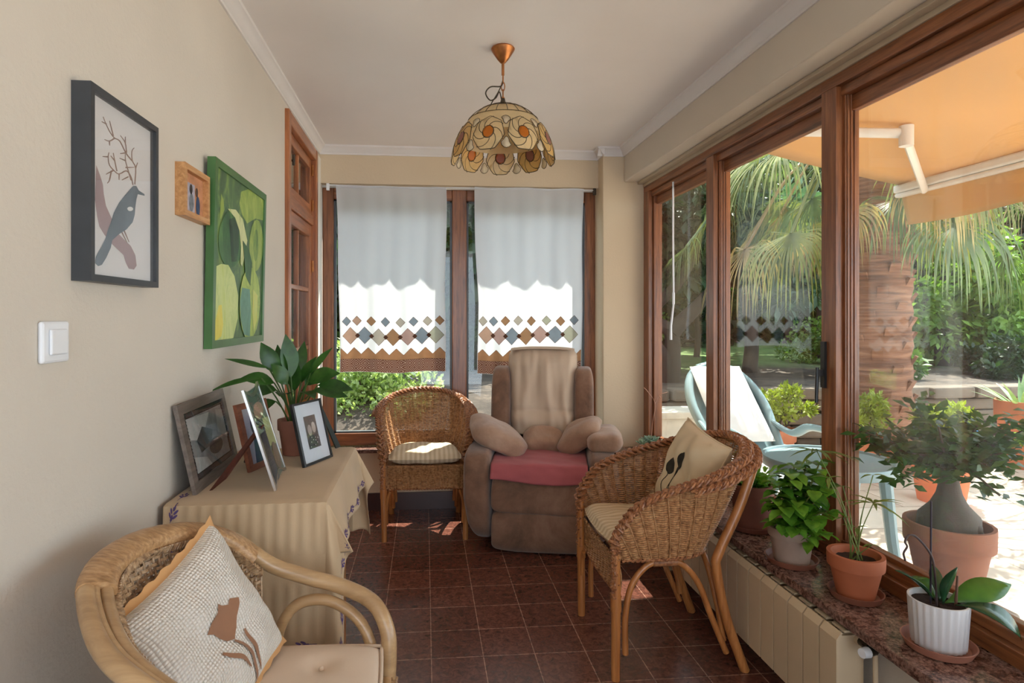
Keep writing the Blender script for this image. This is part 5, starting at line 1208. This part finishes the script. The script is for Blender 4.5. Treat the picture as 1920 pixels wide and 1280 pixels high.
# ================================================================ OUTSIDE
def rand_cloud(cl, size, seed, aspect=0.45, droop=0.3, shell=0.55):
    """leaf blades spread through ellipsoid clusters: cl = [(x,y,z,rx,ry,rz,n)]"""
    R = np.random.default_rng(seed); V = []; F = []; base = 0
    for (x, y, z, rx, ry, rz, n) in cl:
        d = R.normal(size=(n, 3)); d /= np.linalg.norm(d, axis=1)[:, None]
        rad = shell + (1-shell)*R.random(n)**0.6
        rad = np.where(R.random(n) < .25, R.random(n), rad)
        P = d*rad[:, None]*np.array([rx, ry, rz]) + np.array([x, y, z])
        a = R.normal(size=(n, 3)) + d*0.8 + np.array([0, 0, -droop]); a /= np.linalg.norm(a, axis=1)[:, None]
        q = R.normal(size=(n, 3)) + np.array([0, 0, 1.2]); sdv = np.cross(a, q); sdv /= (np.linalg.norm(sdv, axis=1)[:, None]+1e-9)
        nn = np.cross(sdv, a); s_ = size*(0.6+0.8*R.random(n))[:, None]
        p0 = P; p1 = P + a*s_*.5 + sdv*s_*aspect*.5 + nn*s_*.06; p2 = P + a*s_ - nn*s_*.08; p3 = P + a*s_*.5 - sdv*s_*aspect*.5 + nn*s_*.06
        V.append(np.stack([p0, p1, p2, p3], 1).reshape(-1, 3)); k = np.arange(n)*4 + base
        F.append(np.stack([k, k+1, k+2, k, k+2, k+3], 1).reshape(-1)); base += 4*n
    return np.concatenate(V), np.concatenate(F)
def np_mesh(name, V, T, m, parent=None):
    me = bpy.data.meshes.new(name); nv = len(V); nt_ = len(T)//3
    me.vertices.add(nv); me.vertices.foreach_set('co', np.ascontiguousarray(V, dtype=np.float32).ravel())
    me.loops.add(nt_*3); me.loops.foreach_set('vertex_index', T.astype(np.int32))
    me.polygons.add(nt_); me.polygons.foreach_set('loop_start', np.arange(nt_, dtype=np.int32)*3)
    me.polygons.foreach_set('loop_total', np.full(nt_, 3, dtype=np.int32))
    me.update(); me.validate(); me.materials.append(m)
    o = bpy.data.objects.new(name, me); COL.objects.link(o)
    if parent is not None: o.parent = parent
    return o
L_DARK = leafmat('dark_leaves', srgb(20, 38, 22), srgb(50, 78, 38), .3, nscale=1.5)
L_MID = leafmat('mid_leaves', srgb(40, 70, 34), srgb(90, 124, 56), .35, nscale=1.5)
L_LIGHT = leafmat('light_leaves', srgb(76, 112, 48), srgb(140, 170, 78), .4, nscale=2)
L_BLUE = leafmat('bluish_leaves', srgb(36, 64, 50), srgb(96, 128, 100), .3, nscale=2)
L_YEL = leafmat('yellow_green_leaves', srgb(112, 130, 40), srgb(176, 184, 76), .35, nscale=6)
L_FICUS = leafmat('ficus_leaves', srgb(28, 60, 28), srgb(72, 114, 54), .25, .4, nscale=9)
M_BARK = simple('bark', srgb(50, 42, 36), 0.9, var=.35, nscale=6, bstr=.6, bscale=18, stretch=(3, 3, .7))
def palm_bark():
    m, nt, p = mat('palm_bark'); v = coords(nt, (1.5, 1.5, 22)); f = tex_noise(nt, v, 1.6, 5, .7, .4)
    nt.links.new(ramp(nt, f, [(.3, srgb(84, 54, 40)), (.55, srgb(140, 96, 72)), (.75, srgb(172, 130, 102))]), p.inputs['Base Color'])
    p.inputs['Roughness'].default_value = .9; bump(nt, p, f, .8, .02); return m
def patio_mat():
    m, nt, p = mat('patio_paving'); v = coords(nt)
    br = N(nt, 'ShaderNodeTexBrick'); br.offset = 0.5; br.inputs['Scale'].default_value = 1
    br.inputs['Brick Width'].default_value = .4; br.inputs['Row Height'].default_value = .4; br.inputs['Mortar Size'].default_value = .005; br.inputs['Bias'].default_value = 0
    br.inputs['Color1'].default_value = (*srgb(212, 196, 178), 1); br.inputs['Color2'].default_value = (*srgb(196, 176, 156), 1); br.inputs['Mortar'].default_value = (*srgb(150, 134, 118), 1)
    nt.links.new(v, br.inputs['Vector']); f = tex_noise(nt, v, 5, 5, .65)
    mx = N(nt, 'ShaderNodeMixRGB', blend_type='MULTIPLY'); mx.inputs['Fac'].default_value = .6
    nt.links.new(br.outputs['Color'], mx.inputs['Color1']); nt.links.new(ramp(nt, f, [(.3, (.75, .72, .70)), (.7, (1.1, 1.1, 1.1))]), mx.inputs['Color2'])
    nt.links.new(mx.outputs['Color'], p.inputs['Base Color']); p.inputs['Roughness'].default_value = .7; bump(nt, p, f, .2, .003); return m
def ground_mat():
    m, nt, p = mat('garden_soil'); v = coords(nt); f = tex_noise(nt, v, 3.5, 8, .75); g = tex_noise(nt, v, .45, 4, .6)
    soil = ramp(nt, f, [(.3, srgb(44, 38, 34)), (.5, srgb(72, 62, 54)), (.7, srgb(112, 96, 82))])
    grass = ramp(nt, f, [(.3, srgb(60, 86, 42)), (.7, srgb(124, 150, 84))])
    sx = N(nt, 'ShaderNodeSeparateXYZ'); nt.links.new(v, sx.inputs[0])
    a = N(nt, 'ShaderNodeMath', op='MULTIPLY_ADD'); a.inputs[1].default_value = .2; a.inputs[2].default_value = -1.75; nt.links.new(sx.outputs['Y'], a.inputs[0])
    b_ = N(nt, 'ShaderNodeMath', op='ADD'); nt.links.new(a.outputs[0], b_.inputs[0]); nt.links.new(g, b_.inputs[1])
    r = ramp(nt, b_.outputs[0], [(.35, (0, 0, 0)), (.6, (1, 1, 1))])
    mx = N(nt, 'ShaderNodeMixRGB'); nt.links.new(r, mx.inputs['Fac']); nt.links.new(soil, mx.inputs['Color1']); nt.links.new(grass, mx.inputs['Color2'])
    nt.links.new(mx.outputs['Color'], p.inputs['Base Color']); p.inputs['Roughness'].default_value = .95; bump(nt, p, f, .7, .03); return m
M_PATIO = patio_mat(); M_SOILG = ground_mat()
struct(MB().box(1.60, 12, -6, 6.0, -.15, -.05).build('floor_patio', M_PATIO, smooth=False))
def hz(x, y):
    return .52 + .05*mnoise.noise(Vector((x*.6, y*.6, 0))) + .02*max(0, y-8) + .02*mnoise.noise(Vector((x*3, y*3, 2)))
struct(MB().grid(lambda u, v: (-16+42*u, 6.15+30*v**1.5, hz(-16+42*u, 6.15+30*v**1.5)), 90, 60).build('ground_garden', M_SOILG, smooth='all'))
struct(MB().grid(lambda u, v: (-16+17.6*u, 4.24+1.95*v, lerp(-.02, hz(-16+17.6*u, 6.19), smooth01(v))+.03*mnoise.noise(Vector((u*30, v*5, 0)))), 60, 14).build('ground_bank', M_SOILG, smooth='all'))
# rough stone retaining wall: courses of individual irregular blocks in one wall
M_STONE = simple('rubble_stone', srgb(104, 92, 80), .9, var=.35, nscale=3, bstr=.6, bscale=25)
b = MB(); r2 = random.Random(3)
for j in range(5):
    x = 1.4 + r2.uniform(0, .3)
    while x < 12:
        L = r2.uniform(.28, .6); h = .132; z0 = -.1+j*h
        M_ = Matrix.Translation((x+L/2, 6.06+r2.uniform(-.05, .05), z0+h/2)) @ Matrix.Rotation(r2.uniform(-.05, .05), 4, 'Y') @ Matrix.Rotation(r2.uniform(-.1, .1), 4, 'Z')
        b.obox(M_, L/2-.008, .12, h/2-.006); x += L
struct(b.build('wall_stone', M_STONE, smooth=False, bevel=.025))
struct(MB().box(2.0, 2.55, 5.05, 5.3, -.05, .42).box(1.95, 2.60, 5.0, 5.35, .42, .48).build('wall_low_garden', simple('pale_stone', srgb(206, 196, 180), .8, bstr=.3), smooth=False, bevel=.01))

# ---- trees
def tree(label, base, trunk_paths, clusters, size, lm, seed, name='garden_tree', group=None, aspect=.45, radii=(.11, .05)):
    t = thing(name, label, 'tree', base, 0, group)
    b = MB()
    for pth in trunk_paths:
        P = bez(pth, 5); n = len(P)
        b.tube([p + Vector((mnoise.noise(p*3)*.02, mnoise.noise(p*3+Vector((5, 5, 5)))*.02, 0)) for p in P], [lerp(radii[0], radii[1], k/(n-1)) for k in range(n)], 9)
    b.build('trunk', M_BARK, t)
    V, F = rand_cloud(clusters, size, seed, aspect); np_mesh('crown', V, F, lm, t)
    return t
def ball(x, y, z, r, n, k, dens=1.0, flat=.7, seed=0):
    """k smaller clusters scattered inside a crown of radius r about (x,y,z)"""
    R = random.Random(seed); out = []
    for _ in range(k):
        q = Vector((R.gauss(0, 1), R.gauss(0, 1), R.gauss(0, 1))).normalized()*r*R.uniform(.35, .95)
        rr = r*R.uniform(.3, .5)
        out.append((x+q.x, y+q.y, z+q.z*flat, rr, rr, rr*.75, int(n/k)))
    return out
tree('dark forked tree beyond the patio with a low twisted double trunk', (2.95, 7.0, .5),
     [[(0, 0, -.1), (-.05, 0, .25), (-.32, 0, .62), (-.5, .1, 1.3), (-.7, .1, 2.0)], [(0, 0, -.1), (.02, 0, .3), (.0, 0, .62), (-.22, .1, .82), (.2, .1, 1.3), (.5, .2, 1.9)], [(.0, 0, .6), (.3, 0, .9), (.7, 0, 1.3)]],
     ball(-.1, .2, 2.1, 1.25, 11000, 16, seed=1), .13, L_DARK, 11)
tree('broad bright green tree with two dark stems behind the stone wall', (8.0, 8.6, .5),
     [[(0, 0, -.1), (-.08, 0, .4), (-.3, 0, .9), (-.5, 0, 1.4)], [(.05, 0, -.1), (.2, 0, .35), (.6, 0, .8), (1.0, .1, 1.3)]],
     ball(.2, .1, 1.25, 1.25, 9500, 18, flat=.75, seed=2) + ball(-.9, -.2, .8, .6, 1500, 5, seed=4), .15, L_LIGHT, 12, radii=(.14, .05))
tree('glossy broad-leaved tree behind the palm, left of its trunk', (4.6, 8.2, .5),
     [[(0, 0, -.1), (.05, 0, .6), (-.1, 0, 1.4), (.1, .1, 2.2)]],
     ball(0, 0, 1.75, 1.25, 6500, 14, seed=5), .2, L_BLUE, 13, aspect=.4)
tree('slender shaded tree behind the palm, right of its trunk', (7.0, 10.2, .5),
     [[(0, 0, -.1), (.1, 0, .8), (0, 0, 1.8), (.2, .1, 2.6)]], ball(0, 0, 2.5, 1.5, 7000, 14, seed=6), .16, L_DARK, 14)
tree('small orchard tree with a thin stem on the sunlit grass', (4.9, 10.5, .55),
     [[(0, 0, -.1), (.03, 0, .5), (-.05, 0, 1.1)]], ball(0, 0, 1.6, 1.1, 6000, 12, seed=7), .14, L_MID, 15, radii=(.06, .03))
far = [(-5.5, 12, 3.0, 2.6, L_DARK), (-2.6, 10.5, 3.1, 2.2, L_MID), (.2, 9.2, 3.0, 1.8, L_DARK), (2.4, 12, 3.2, 2.4, L_MID), (1.2, 14, 4.2, 3.0, L_DARK), (5.6, 14.5, 3.4, 2.8, L_DARK),
       (8.8, 14, 3.6, 2.8, L_MID), (12.5, 13, 3.4, 3.0, L_DARK), (11.6, 9.4, 2.7, 2.0, L_DARK), (16, 11, 3.6, 3.2, L_MID), (-9, 13, 3.6, 3.0, L_MID), (4.2, 19, 5.5, 4.0, L_DARK), (12, 19, 5.5, 4.4, L_DARK), (-3, 18, 5.2, 4.4, L_DARK)]
FL = ['tall dark tree far left behind the back window', 'mid green tree seen left of the left curtain', 'dark tree seen in the gap between the two curtains', 'mid green tree right of the right curtain',
      'tall dark tree rising behind the orchard', 'dark tree far behind the palm trunk', 'mid green tree far behind the right pane', 'dark tree at the far right behind the stone wall', 'dark leaning tree beside the bright green tree',
      'mid green tree at the far right edge of the garden', 'mid green tree beyond the far left of the garden', 'very tall dark tree closing the view behind the palm', 'very tall dark tree closing the view at the right', 'very tall dark tree closing the view behind the back window']
for i, (x, y, z, r, lm) in enumerate(far):
    tree(FL[i], (x, y, .5), [[(0, 0, -.1), (.1, 0, .8), (-.1, 0, 1.8), (.1, .1, z)]], ball(0, 0, z-1.0, r, 9000, 20, flat=1.15, seed=20+i), .22+.018*y*.6, lm, 40+i)
# low growth
hg = thing('garden_hedge', 'tall dense dark hedge closing off the far end of the garden', 'hedge', (2, 24, .5))
V, F = rand_cloud([(x, R_.uniform(-.8, .8), z, 2.3, 1.2, 1.4, 1500) for R_ in [random.Random(77)] for x in range(-18, 24, 2) for z in (.9, 2.9)], .38, 77, .5); np_mesh('foliage', V, F, L_DARK, hg)
b = MB()
for x in range(-18, 24, 3): b.tube([(x, 0, -.1), (x+.1, 0, 2.4)], .08, 7)
b.build('stem', M_BARK, hg)
hg = thing('garden_hedge', 'loose mid green hedge between the orchard trees and the far dark hedge', 'hedge', (4, 17, .5))
V, F = rand_cloud([(x+R_.uniform(-.5, .5), R_.uniform(-1.2, 1.2), .7, 1.5, 1.0, .9, 1300) for R_ in [random.Random(78)] for x in range(-14, 15, 2)], .24, 78, .5); np_mesh('foliage', V, F, L_MID, hg)
b = MB()
for x in range(-14, 15, 3): b.tube([(x, 0, -.1), (x+.1, 0, .8)], .05, 7)
b.build('stem', M_BARK, hg)
def shrub(label, loc, clusters, size, lm, seed, name='garden_shrub', aspect=.5):
    t = thing(name, label, 'shrub', loc); V, F = rand_cloud(clusters, size, seed, aspect, .1); np_mesh('foliage', V, F, lm, t)
    b = MB(); R = random.Random(seed)
    for c in clusters[:14]: b.tube(bez([(R.uniform(-.05, .05), R.uniform(-.05, .05), -.05), (c[0]*.5, c[1]*.5, c[2]*.6), (c[0], c[1], c[2])], 3), [.012]*3+[.007]*4, 5)
    b.build('stem', M_BARK, t); return t
shrub('dense pale green hedge bush just outside the left half of the back window', (-.55, 5.75, .15), ball(0, 0, .35, .68, 9000, 18, seed=60) + ball(-.7, .2, .35, .6, 5000, 10, seed=61), .055, leafmat('pale_leaves', srgb(120, 150, 84), srgb(206, 218, 166), .4, nscale=5), 60, aspect=.6)
shrub('light green undergrowth beyond the dark forked tree', (3.3, 9.6, .5), ball(0, 0, .35, .8, 4200, 12, seed=62), .08, L_LIGHT, 62)
shrub('light green undergrowth on the wall right of the palm trunk', (6.6, 8.9, .5), ball(0, 0, .35, .75, 4000, 12, seed=63), .08, L_LIGHT, 63)
shrub('grey green shrub at the right end of the stone wall', (8.6, 7.2, .5), ball(0, 0, .25, .6, 3500, 12, seed=64), .06, L_BLUE, 64)
shrub('mid green leafy shrub on the stone wall beside the palm trunk', (5.7, 7.3, .5), ball(0, 0, .3, .5, 3200, 10, seed=66), .09, L_MID, 66)
shrub('dark leafy shrub on the stone wall before the bright green tree', (7.3, 7.1, .5), ball(0, 0, .25, .45, 3000, 10, seed=67), .09, L_DARK, 67)
shrub('dark low shrub above the stone wall behind the lounge chair', (2.3, 8.3, .5), ball(0, 0, .25, .6, 3200, 10, seed=68), .09, L_DARK, 68)
shrub('low weeds under the bright green tree', (10.2, 8.2, .5), ball(0, 0, .2, .9, 4200, 12, seed=65), .08, L_MID, 65)

# ---- palm
pt = thing('fan_palm', 'fan palm with a stout fibrous trunk and drooping straw coloured fronds', 'palm tree', (4.05, 5.05, -.05))
b = MB(); P = []
for k in range(29):
    z = k*.1; r = .27 - .02*math.sin(z*1.2) + .012*math.sin(k*2.4); P.append((r, z))
b.lathe(P, n=28)
for k in range(90):      # stubs of old leaf bases
    a = k*2.4; z = .5 + k*.026
    M_ = Matrix.Translation((.255*math.cos(a), .255*math.sin(a), z)) @ Matrix.Rotation(a, 4, 'Z') @ Matrix.Rotation(.5, 4, 'Y')
    b.obox(M_, .012, .04, .05)
M_PALMB = palm_bark()
b.build('trunk', M_PALMB, pt)
def fronds_mat(name, a, c): return leafmat(name, a, c, .35, .5, nscale=2.5)
P_GREEN = fronds_mat('palm_green', srgb(70, 92, 62), srgb(122, 136, 98)); P_STRAW = fronds_mat('palm_straw', srgb(132, 106, 72), srgb(190, 166, 126)); P_YEL = fronds_mat('palm_yellow', srgb(96, 104, 58), srgb(150, 148, 92))
def frond(az, el, pet, blade, droop, m, seed, z0=2.85):
    R = random.Random(seed); d = Vector((math.cos(az)*math.cos(el), math.sin(az)*math.cos(el), math.sin(el))); up = Vector((0, 0, 1))
    b = MB(); p0 = Vector((0, 0, z0)) + Vector((math.cos(az), math.sin(az), 0))*.15
    mid = p0 + d*pet*.55; tip = p0 + d*pet + Vector((0, 0, -pet*droop*.35))
    b.tube(bez([p0, mid, tip], 5), [.016]*5+[.012]*6, 5)
    d2 = (tip-mid).normalized(); side = d2.cross(up).normalized(); nn = side.cross(d2)
    ns = 46
    for k in range(ns):
        a = lerp(-1.9, 1.9, k/(ns-1)) + R.uniform(-.04, .04); L = blade*(.68+.32*math.cos(a*.6))*R.uniform(.85, 1.1)
        dd = (d2*math.cos(a) + side*math.sin(a) + nn*.12*math.sin(a*3)).normalized()
        q = tip.copy(); w0 = .030*blade; pts = []
        n = 9; g = Vector((0, 0, -1)); cur = dd.copy(); hang = R.uniform(.7, 1.6)
        for i in range(n+1):
            t = i/n; pts.append((q.copy(), w0*math.sin(PI*min(1, .1+.9*t))**.7*(1-t*.55)))
            if t > .3: cur = (cur + g*droop*hang*.34).normalized()
            q = q + cur*(L/n)
        base = len(b.v)
        for (p, ww) in pts:
            s_ = cur.cross(nn); s_ = s_.normalized() if s_.length > .01 else side
            b.v += [tuple(p - s_*ww*.5 + Vector((0, 0, .004))), tuple(p + s_*ww*.5)]
        for i in range(n): b.f.append((base+2*i, base+2*i+1, base+2*i+3, base+2*i+2))
    o = b.build('frond', m, pt, normals=False); return o
R = random.Random(5)
for k in range(18):
    frond(2*PI*k/18+R.uniform(-.15, .15), R.uniform(.0, .55), R.uniform(.7, 1.15), R.uniform(.8, 1.0), R.uniform(.8, 1.3), [P_GREEN, P_YEL, P_GREEN][k % 3], k, 2.9)
for k in range(14):
    frond(2*PI*k/14+R.uniform(-.2, .2)+.2, R.uniform(-.45, .0), R.uniform(.5, 1.0), R.uniform(.5, .7), R.uniform(1.4, 2.2), [P_STRAW, P_GREEN, P_STRAW][k % 3], 50+k, 2.85)
for az, el, pet, bl, m_ in ((PI+.15, -.18, 1.25, .85, P_STRAW), (PI-.25, .0, 1.5, .8, P_GREEN), (PI+.5, -.1, 1.3, .85, P_YEL), (-PI/2-.5, -.35, .6, .7, P_GREEN), (-.4, -.2, 1.1, .85, P_GREEN), (-.1, -.1, 1.5, .8, P_STRAW)):
    frond(az, el, pet, bl*.85, 1.5, m_, 99+int(pet*100)+int(el*10), 2.8)

# ---- awning
aw = thing('awning', 'orange fabric patio awning with folding arms over the terrace', 'awning', (1.66, 0, 2.6))
def aw_mat():
    m = cloth('awning_canvas', srgb(214, 172, 116), .24, .8, 300, .05, 1.5); return m
M_AWN = aw_mat()
AZ = lambda x: 2.58 - .225*(x-1.66)
wf = lambda u, v: (lerp(1.66, 3.28, u)-1.66, lerp(-3.4, 3.9, v), AZ(lerp(1.66, 3.28, u)) - 2.6 - .02*math.sin(PI*u) + .004*math.sin(v*40))
MB().grid(wf, 12, 40).build('canopy', M_AWN, aw, solid=.003)
vf = lambda u, v: (1.635 + .022*math.sin(v*60+2*math.sin(v*23))*u + .03*u, lerp(-3.4, 3.9, v), -.42 - .235*u + .012*math.sin(v*25)*u)
MB().grid(vf, 6, 160).build('valance', M_AWN, aw, solid=.003)
M_WALU = simple('white_aluminium', (0.82, 0.78, 0.73), .35, .0, .03)
lab(MB().box(1.59, 1.66, -3.4, 3.92, -.44, -.385).box(1.60, 1.65, -3.4, 3.92, -.47, -.44).build('front_bar', M_WALU, aw, smooth=False, bevel=.012), 'white aluminium front bar')
b = MB().tube([(.03, 3.52, -.16), (.94, 3.04, -.30)], .028, 10, flat=.7)
lab(b.build('arm', M_WALU, aw), 'white folding arm'); b = MB().tube([(.94, 3.04, -.33), (1.60, 3.66, -.47)], .024, 10, flat=.7).tube([(.94, 3.04, -.37), (.94, 3.04, -.26)], .035, 12)
lab(b.build('forearm', M_WALU, aw), 'white hinged forearm')
lab(MB().box(-.03, .03, -3.4, 3.92, -.06, .02).build('roller_tube', M_WALU, aw, bevel=.015), 'white roller tube')

# ---- green plastic lounge chair and table
M_GRPL = simple('green_plastic', srgb(130, 156, 162), .3, var=.06, nscale=3)
M_WHC = cloth('white_cushion', (.82, .82, .80), 0, .9)
lc = thing('patio_lounge_chair', 'green plastic reclining patio chair with white cushion outside the window', 'chair', (2.1, 3.6, -.05))
B0, B1 = Vector((0, .12, .46)), Vector((0, .66, 1.0))
def backp(x, t, o=0):
    d = (B1-B0).normalized(); n_ = Vector((0, -d.z, d.y)); return B0 + (B1-B0)*t + Vector((x, 0, 0)) + n_*o
hw = lambda t: .26*math.sqrt(max(0, 1-max(0, (t-.45)/.55)**2.4)) if t > .45 else lerp(.215, .26, t/.45)
out_ = [backp(-hw(t), t) for t in [i/14 for i in range(15)]]; out_ = out_ + [backp(x, 1.0) for x in (-.08, 0, .08)] + [Vector((-p.x, p.y, p.z)) for p in out_[::-1]]
MB().tube(out_, .032, 10).tube([p + Vector((0, -.01, .01)) for p in out_], .014, 8).build('back_frame', M_GRPL, lc)
MB().grid(lambda u, v: backp((u*2-1)*hw(v*.98)*.97, v*.98, -.02), 10, 16).build('backrest', M_GRPL, lc, solid=.012)
MB().grid(lambda u, v: Vector(((u*2-1)*.25, lerp(-.42, .14, v), .40+.06*v**2-.03*math.sin(PI*v))), 8, 10).build('seat', M_GRPL, lc, solid=.02)
for s_ in (-1, 1):
    arm = bez([(s_*.25, .30, .64), (s_*.275, .10, .60), (s_*.29, -.05, .665), (s_*.29, -.28, .665), (s_*.285, -.42, .60), (s_*.28, -.46, .45)], 6)
    MB().tube(arm, .03, 10, flat=.55).build('armrest', M_GRPL, lc)
    MB().tube([(s_*.28, -.46, .45), (s_*.27, -.42, .2), (s_*.29, -.46, .0)], [.03, .026, .024], 10).build('leg', M_GRPL, lc)
    MB().tube([(s_*.26, .16, .5), (s_*.26, .28, .25), (s_*.28, .42, .0)], [.03, .026, .024], 10).build('leg', M_GRPL, lc)
def pad_fn(T, hx, hy, th, side):
    def fn(u, v):
        a, c = u*2-1, v*2-1; e = (1-abs(a)**6)*(1-abs(c)**6); return T(a*hx, c*hy, th*side*e**.5)
    return fn
cu = thing('seat_cushion', 'white cushion lying on the green plastic patio chair', 'cushion', (2.1, 3.6, -.05))
T1 = lambda x, y, z: backp(x*.82, .52+y, .035+z)
b = MB().grid(pad_fn(T1, .23, .42, .03, 1), 14, 20).grid(pad_fn(T1, .23, .42, .025, -1), 14, 20)
T2 = lambda x, y, z: Vector((x, -.14+y, .455+z))
b.grid(pad_fn(T2, .22, .27, .03, 1), 14, 14).grid(pad_fn(T2, .22, .27, .025, -1), 14, 14)
b.build('pad', M_WHC, cu)
tb = thing('patio_table', 'oval green plastic patio table just outside the middle pane', 'table', (2.02, 2.86, -.05))
def ell(rx, ry, z, n=40): return [(rx*math.cos(2*PI*k/n), ry*math.sin(2*PI*k/n), z) for k in range(n)]
b = MB(); rings = [ell(.26, .26, .638), ell(.28, .28, .638), ell(.285, .285, .648), ell(.30, .30, .648), ell(.305, .305, .63), ell(.30, .30, .60), ell(.27, .27, .60), ell(.0, .0, .625)]
for r_ in rings: b.v += r_
for j in range(len(rings)-1):
    for k in range(40): b.f.append((j*40+k, j*40+(k+1) % 40, (j+1)*40+(k+1) % 40, (j+1)*40+k))
b.f.append(tuple(range(40)))
b.build('tabletop', M_GRPL, tb)
for sx, sy in ((-1, -1), (1, -1), (-1, 1), (1, 1)):
    MB().tube([(sx*.17, sy*.17, .61), (sx*.19, sy*.19, .3), (sx*.22, sy*.22, 0)], [.03, .026, .022], 8).build('leg', M_GRPL, tb)

# ---- pots and plants outside
def potted(name, label, loc, r, h, m, cl, size, lm, seed, aspect=.45, stems=True, lab_cat='potted plant'):
    t = thing(name, label, lab_cat, loc); pot(t, r, h, m)
    V, F = rand_cloud(cl, size, seed, aspect, -.2); np_mesh('foliage', V, F, lm, t)
    b = MB()
    for c in cl: b.tube(bez([(c[0]*.15, c[1]*.15, h*.8), (c[0]*.6, c[1]*.6, lerp(h, c[2], .5)), (c[0], c[1], c[2])], 4), .008, 5)
    b.build('stem', M_BARK, t); return t
potted('potted_shrub', 'yellow green shrub in a terracotta pot right behind the lounge chair arm', (3.05, 5.0, -.05), .16, .38, M_TERRA,
       [(-.05, 0, .62, .10, .1, .08, 260), (.12, 0, .68, .1, .1, .07, 260), (-.14, .05, .52, .09, .1, .08, 220), (.26, 0, .55, .09, .1, .07, 200), (.02, -.05, .52, .1, .1, .07, 220)], .05, L_YEL, 70)
potted('potted_shrub', 'straggly yellow green shrub in a wide terracotta pot left of the palm', (3.72, 4.72, -.05), .22, .34, M_TERRA,
       [(0, 0, .62, .11, .1, .09, 320), (-.2, 0, .5, .12, .1, .07, 260), (.05, 0, .5, .12, .1, .08, 260)], .05, L_YEL, 71)
potted('potted_shrub', 'rounded yellow green shrub in an orange pot before the palm trunk', (3.78, 4.1, -.05), .2, .40, simple('orange_pot', srgb(214, 112, 70), .7), ball(.05, 0, .56, .26, 2600, 9, seed=72), .045, L_YEL, 72)
potted('potted_shrub', 'light green leafy plant in a pot on the patio at the far right', (5.0, 4.4, -.05), .15, .3, M_TERRA, ball(0, 0, .42, .2, 900, 6, seed=73), .09, L_LIGHT, 73)
t = thing('blue_planter', 'small bright blue planter at the foot of the stone wall', 'planter', (5.45, 5.55, -.05))
MB().lathe(pot_prof(.12, .2, .2, .7), n=30).build('pot', simple('blue_glaze', srgb(70, 150, 205), .3), t)
t = thing('potted_agave', 'agave with long upright leaves in a tall terracotta pot by the wall', 'potted plant', (5.35, 4.95, -.05)); pot(t, .19, .6, M_TERRA)
b = MB(); R = random.Random(8)
for k in range(22):
    a = k*2.4; el = R.uniform(.5, 1.35); b.leaf((.02*math.cos(a), .02*math.sin(a), .5), (math.cos(a)*math.cos(el), math.sin(a)*math.cos(el), math.sin(el)), (0, 0, 1), R.uniform(.3, .42), .045, .15, 6, .3, .35)
b.build('foliage', leafmat('agave_leaves', srgb(110, 140, 96), srgb(168, 190, 140), .1, .4), t, normals=False)
# ficus bonsai by the glass
fb = thing('plant_plinth', 'low concrete plinth under the ficus outside the right pane', 'plinth', (1.76, 1.88, -.05)); MB().box(-.13, .13, -.13, .13, 0, .41).build('block', simple('concrete', srgb(170, 160, 148), .9), fb, smooth=False, bevel=.01)
PF_ = .78
t = thing('potted_ficus', 'ficus bonsai with swollen trunk in a wide terracotta pot outside the right pane', 'potted plant', (1.76, 1.88, .36))
pot(t, .122, .255, simple('worn_terracotta', srgb(158, 104, 80), .85, var=.2, nscale=7), taper=.66, rim=.3)
bulb = [(0, .18), (.075, .19), (.088, .23), (.085, .275), (.052, .315), (.036, .35), (.028, .39), (.028, .44), (.034, .47), (.02, .50), (0, .51)]
M_FBARK = simple('ficus_bark', srgb(84, 74, 66), .8, var=.2, nscale=10, bstr=.4, stretch=(3, 3, 1))
b = MB().lathe(bulb, (.0, 0, 0), 20)
b.v = [(x*(1+.15*math.sin(3*math.atan2(y, x)+z*9)), y, z) for x, y, z in b.v]
for sx, sy in ((.085, .03), (-.08, .04), (.05, -.08), (-.06, -.05)): b.tube(bez([(sx*.3, sy*.3, .29), (sx*.8, sy*.8, .245), (sx*1.1, sy*1.1, .215)], 4), [.022]*5+[.012]*4, 8)
b.build('trunk', M_FBARK, t)
R = random.Random(4); b = MB(); lb = MB()
tips = []
for k in range(40):
    a = R.uniform(0, 2*PI); rr = R.uniform(.06, .25); e = Vector((rr*math.cos(a)*1.05, rr*math.sin(a)*.85, R.uniform(.45, .67) - .20*rr))
    m_ = Vector((e.x*.45, e.y*.45, .47 + .3*(e.z-.47))); pth = bez([(0, 0, .45), m_, e], 4)
    b.tube(pth, [.008]*3+[.005]*3+[.003]*3, 6); tips.append((pth, e))
b.build('branch', M_FBARK, t)
for pth, e in tips:
    for j in range(38):
        p = pth[R.randrange(4, len(pth))] + Vector((R.gauss(0, .026), R.gauss(0, .026), R.gauss(0, .02)))
        a = R.uniform(0, 2*PI); el = R.uniform(-.3, .9); lb.leaf(p, (math.cos(a)*math.cos(el), math.sin(a)*math.cos(el), math.sin(el)), (R.gauss(0, .6), -.5, .9), R.uniform(.035, .058), R.uniform(.020, .030), .25, 2, .15, .6)
lb.build('foliage', L_FICUS, t, normals=False)
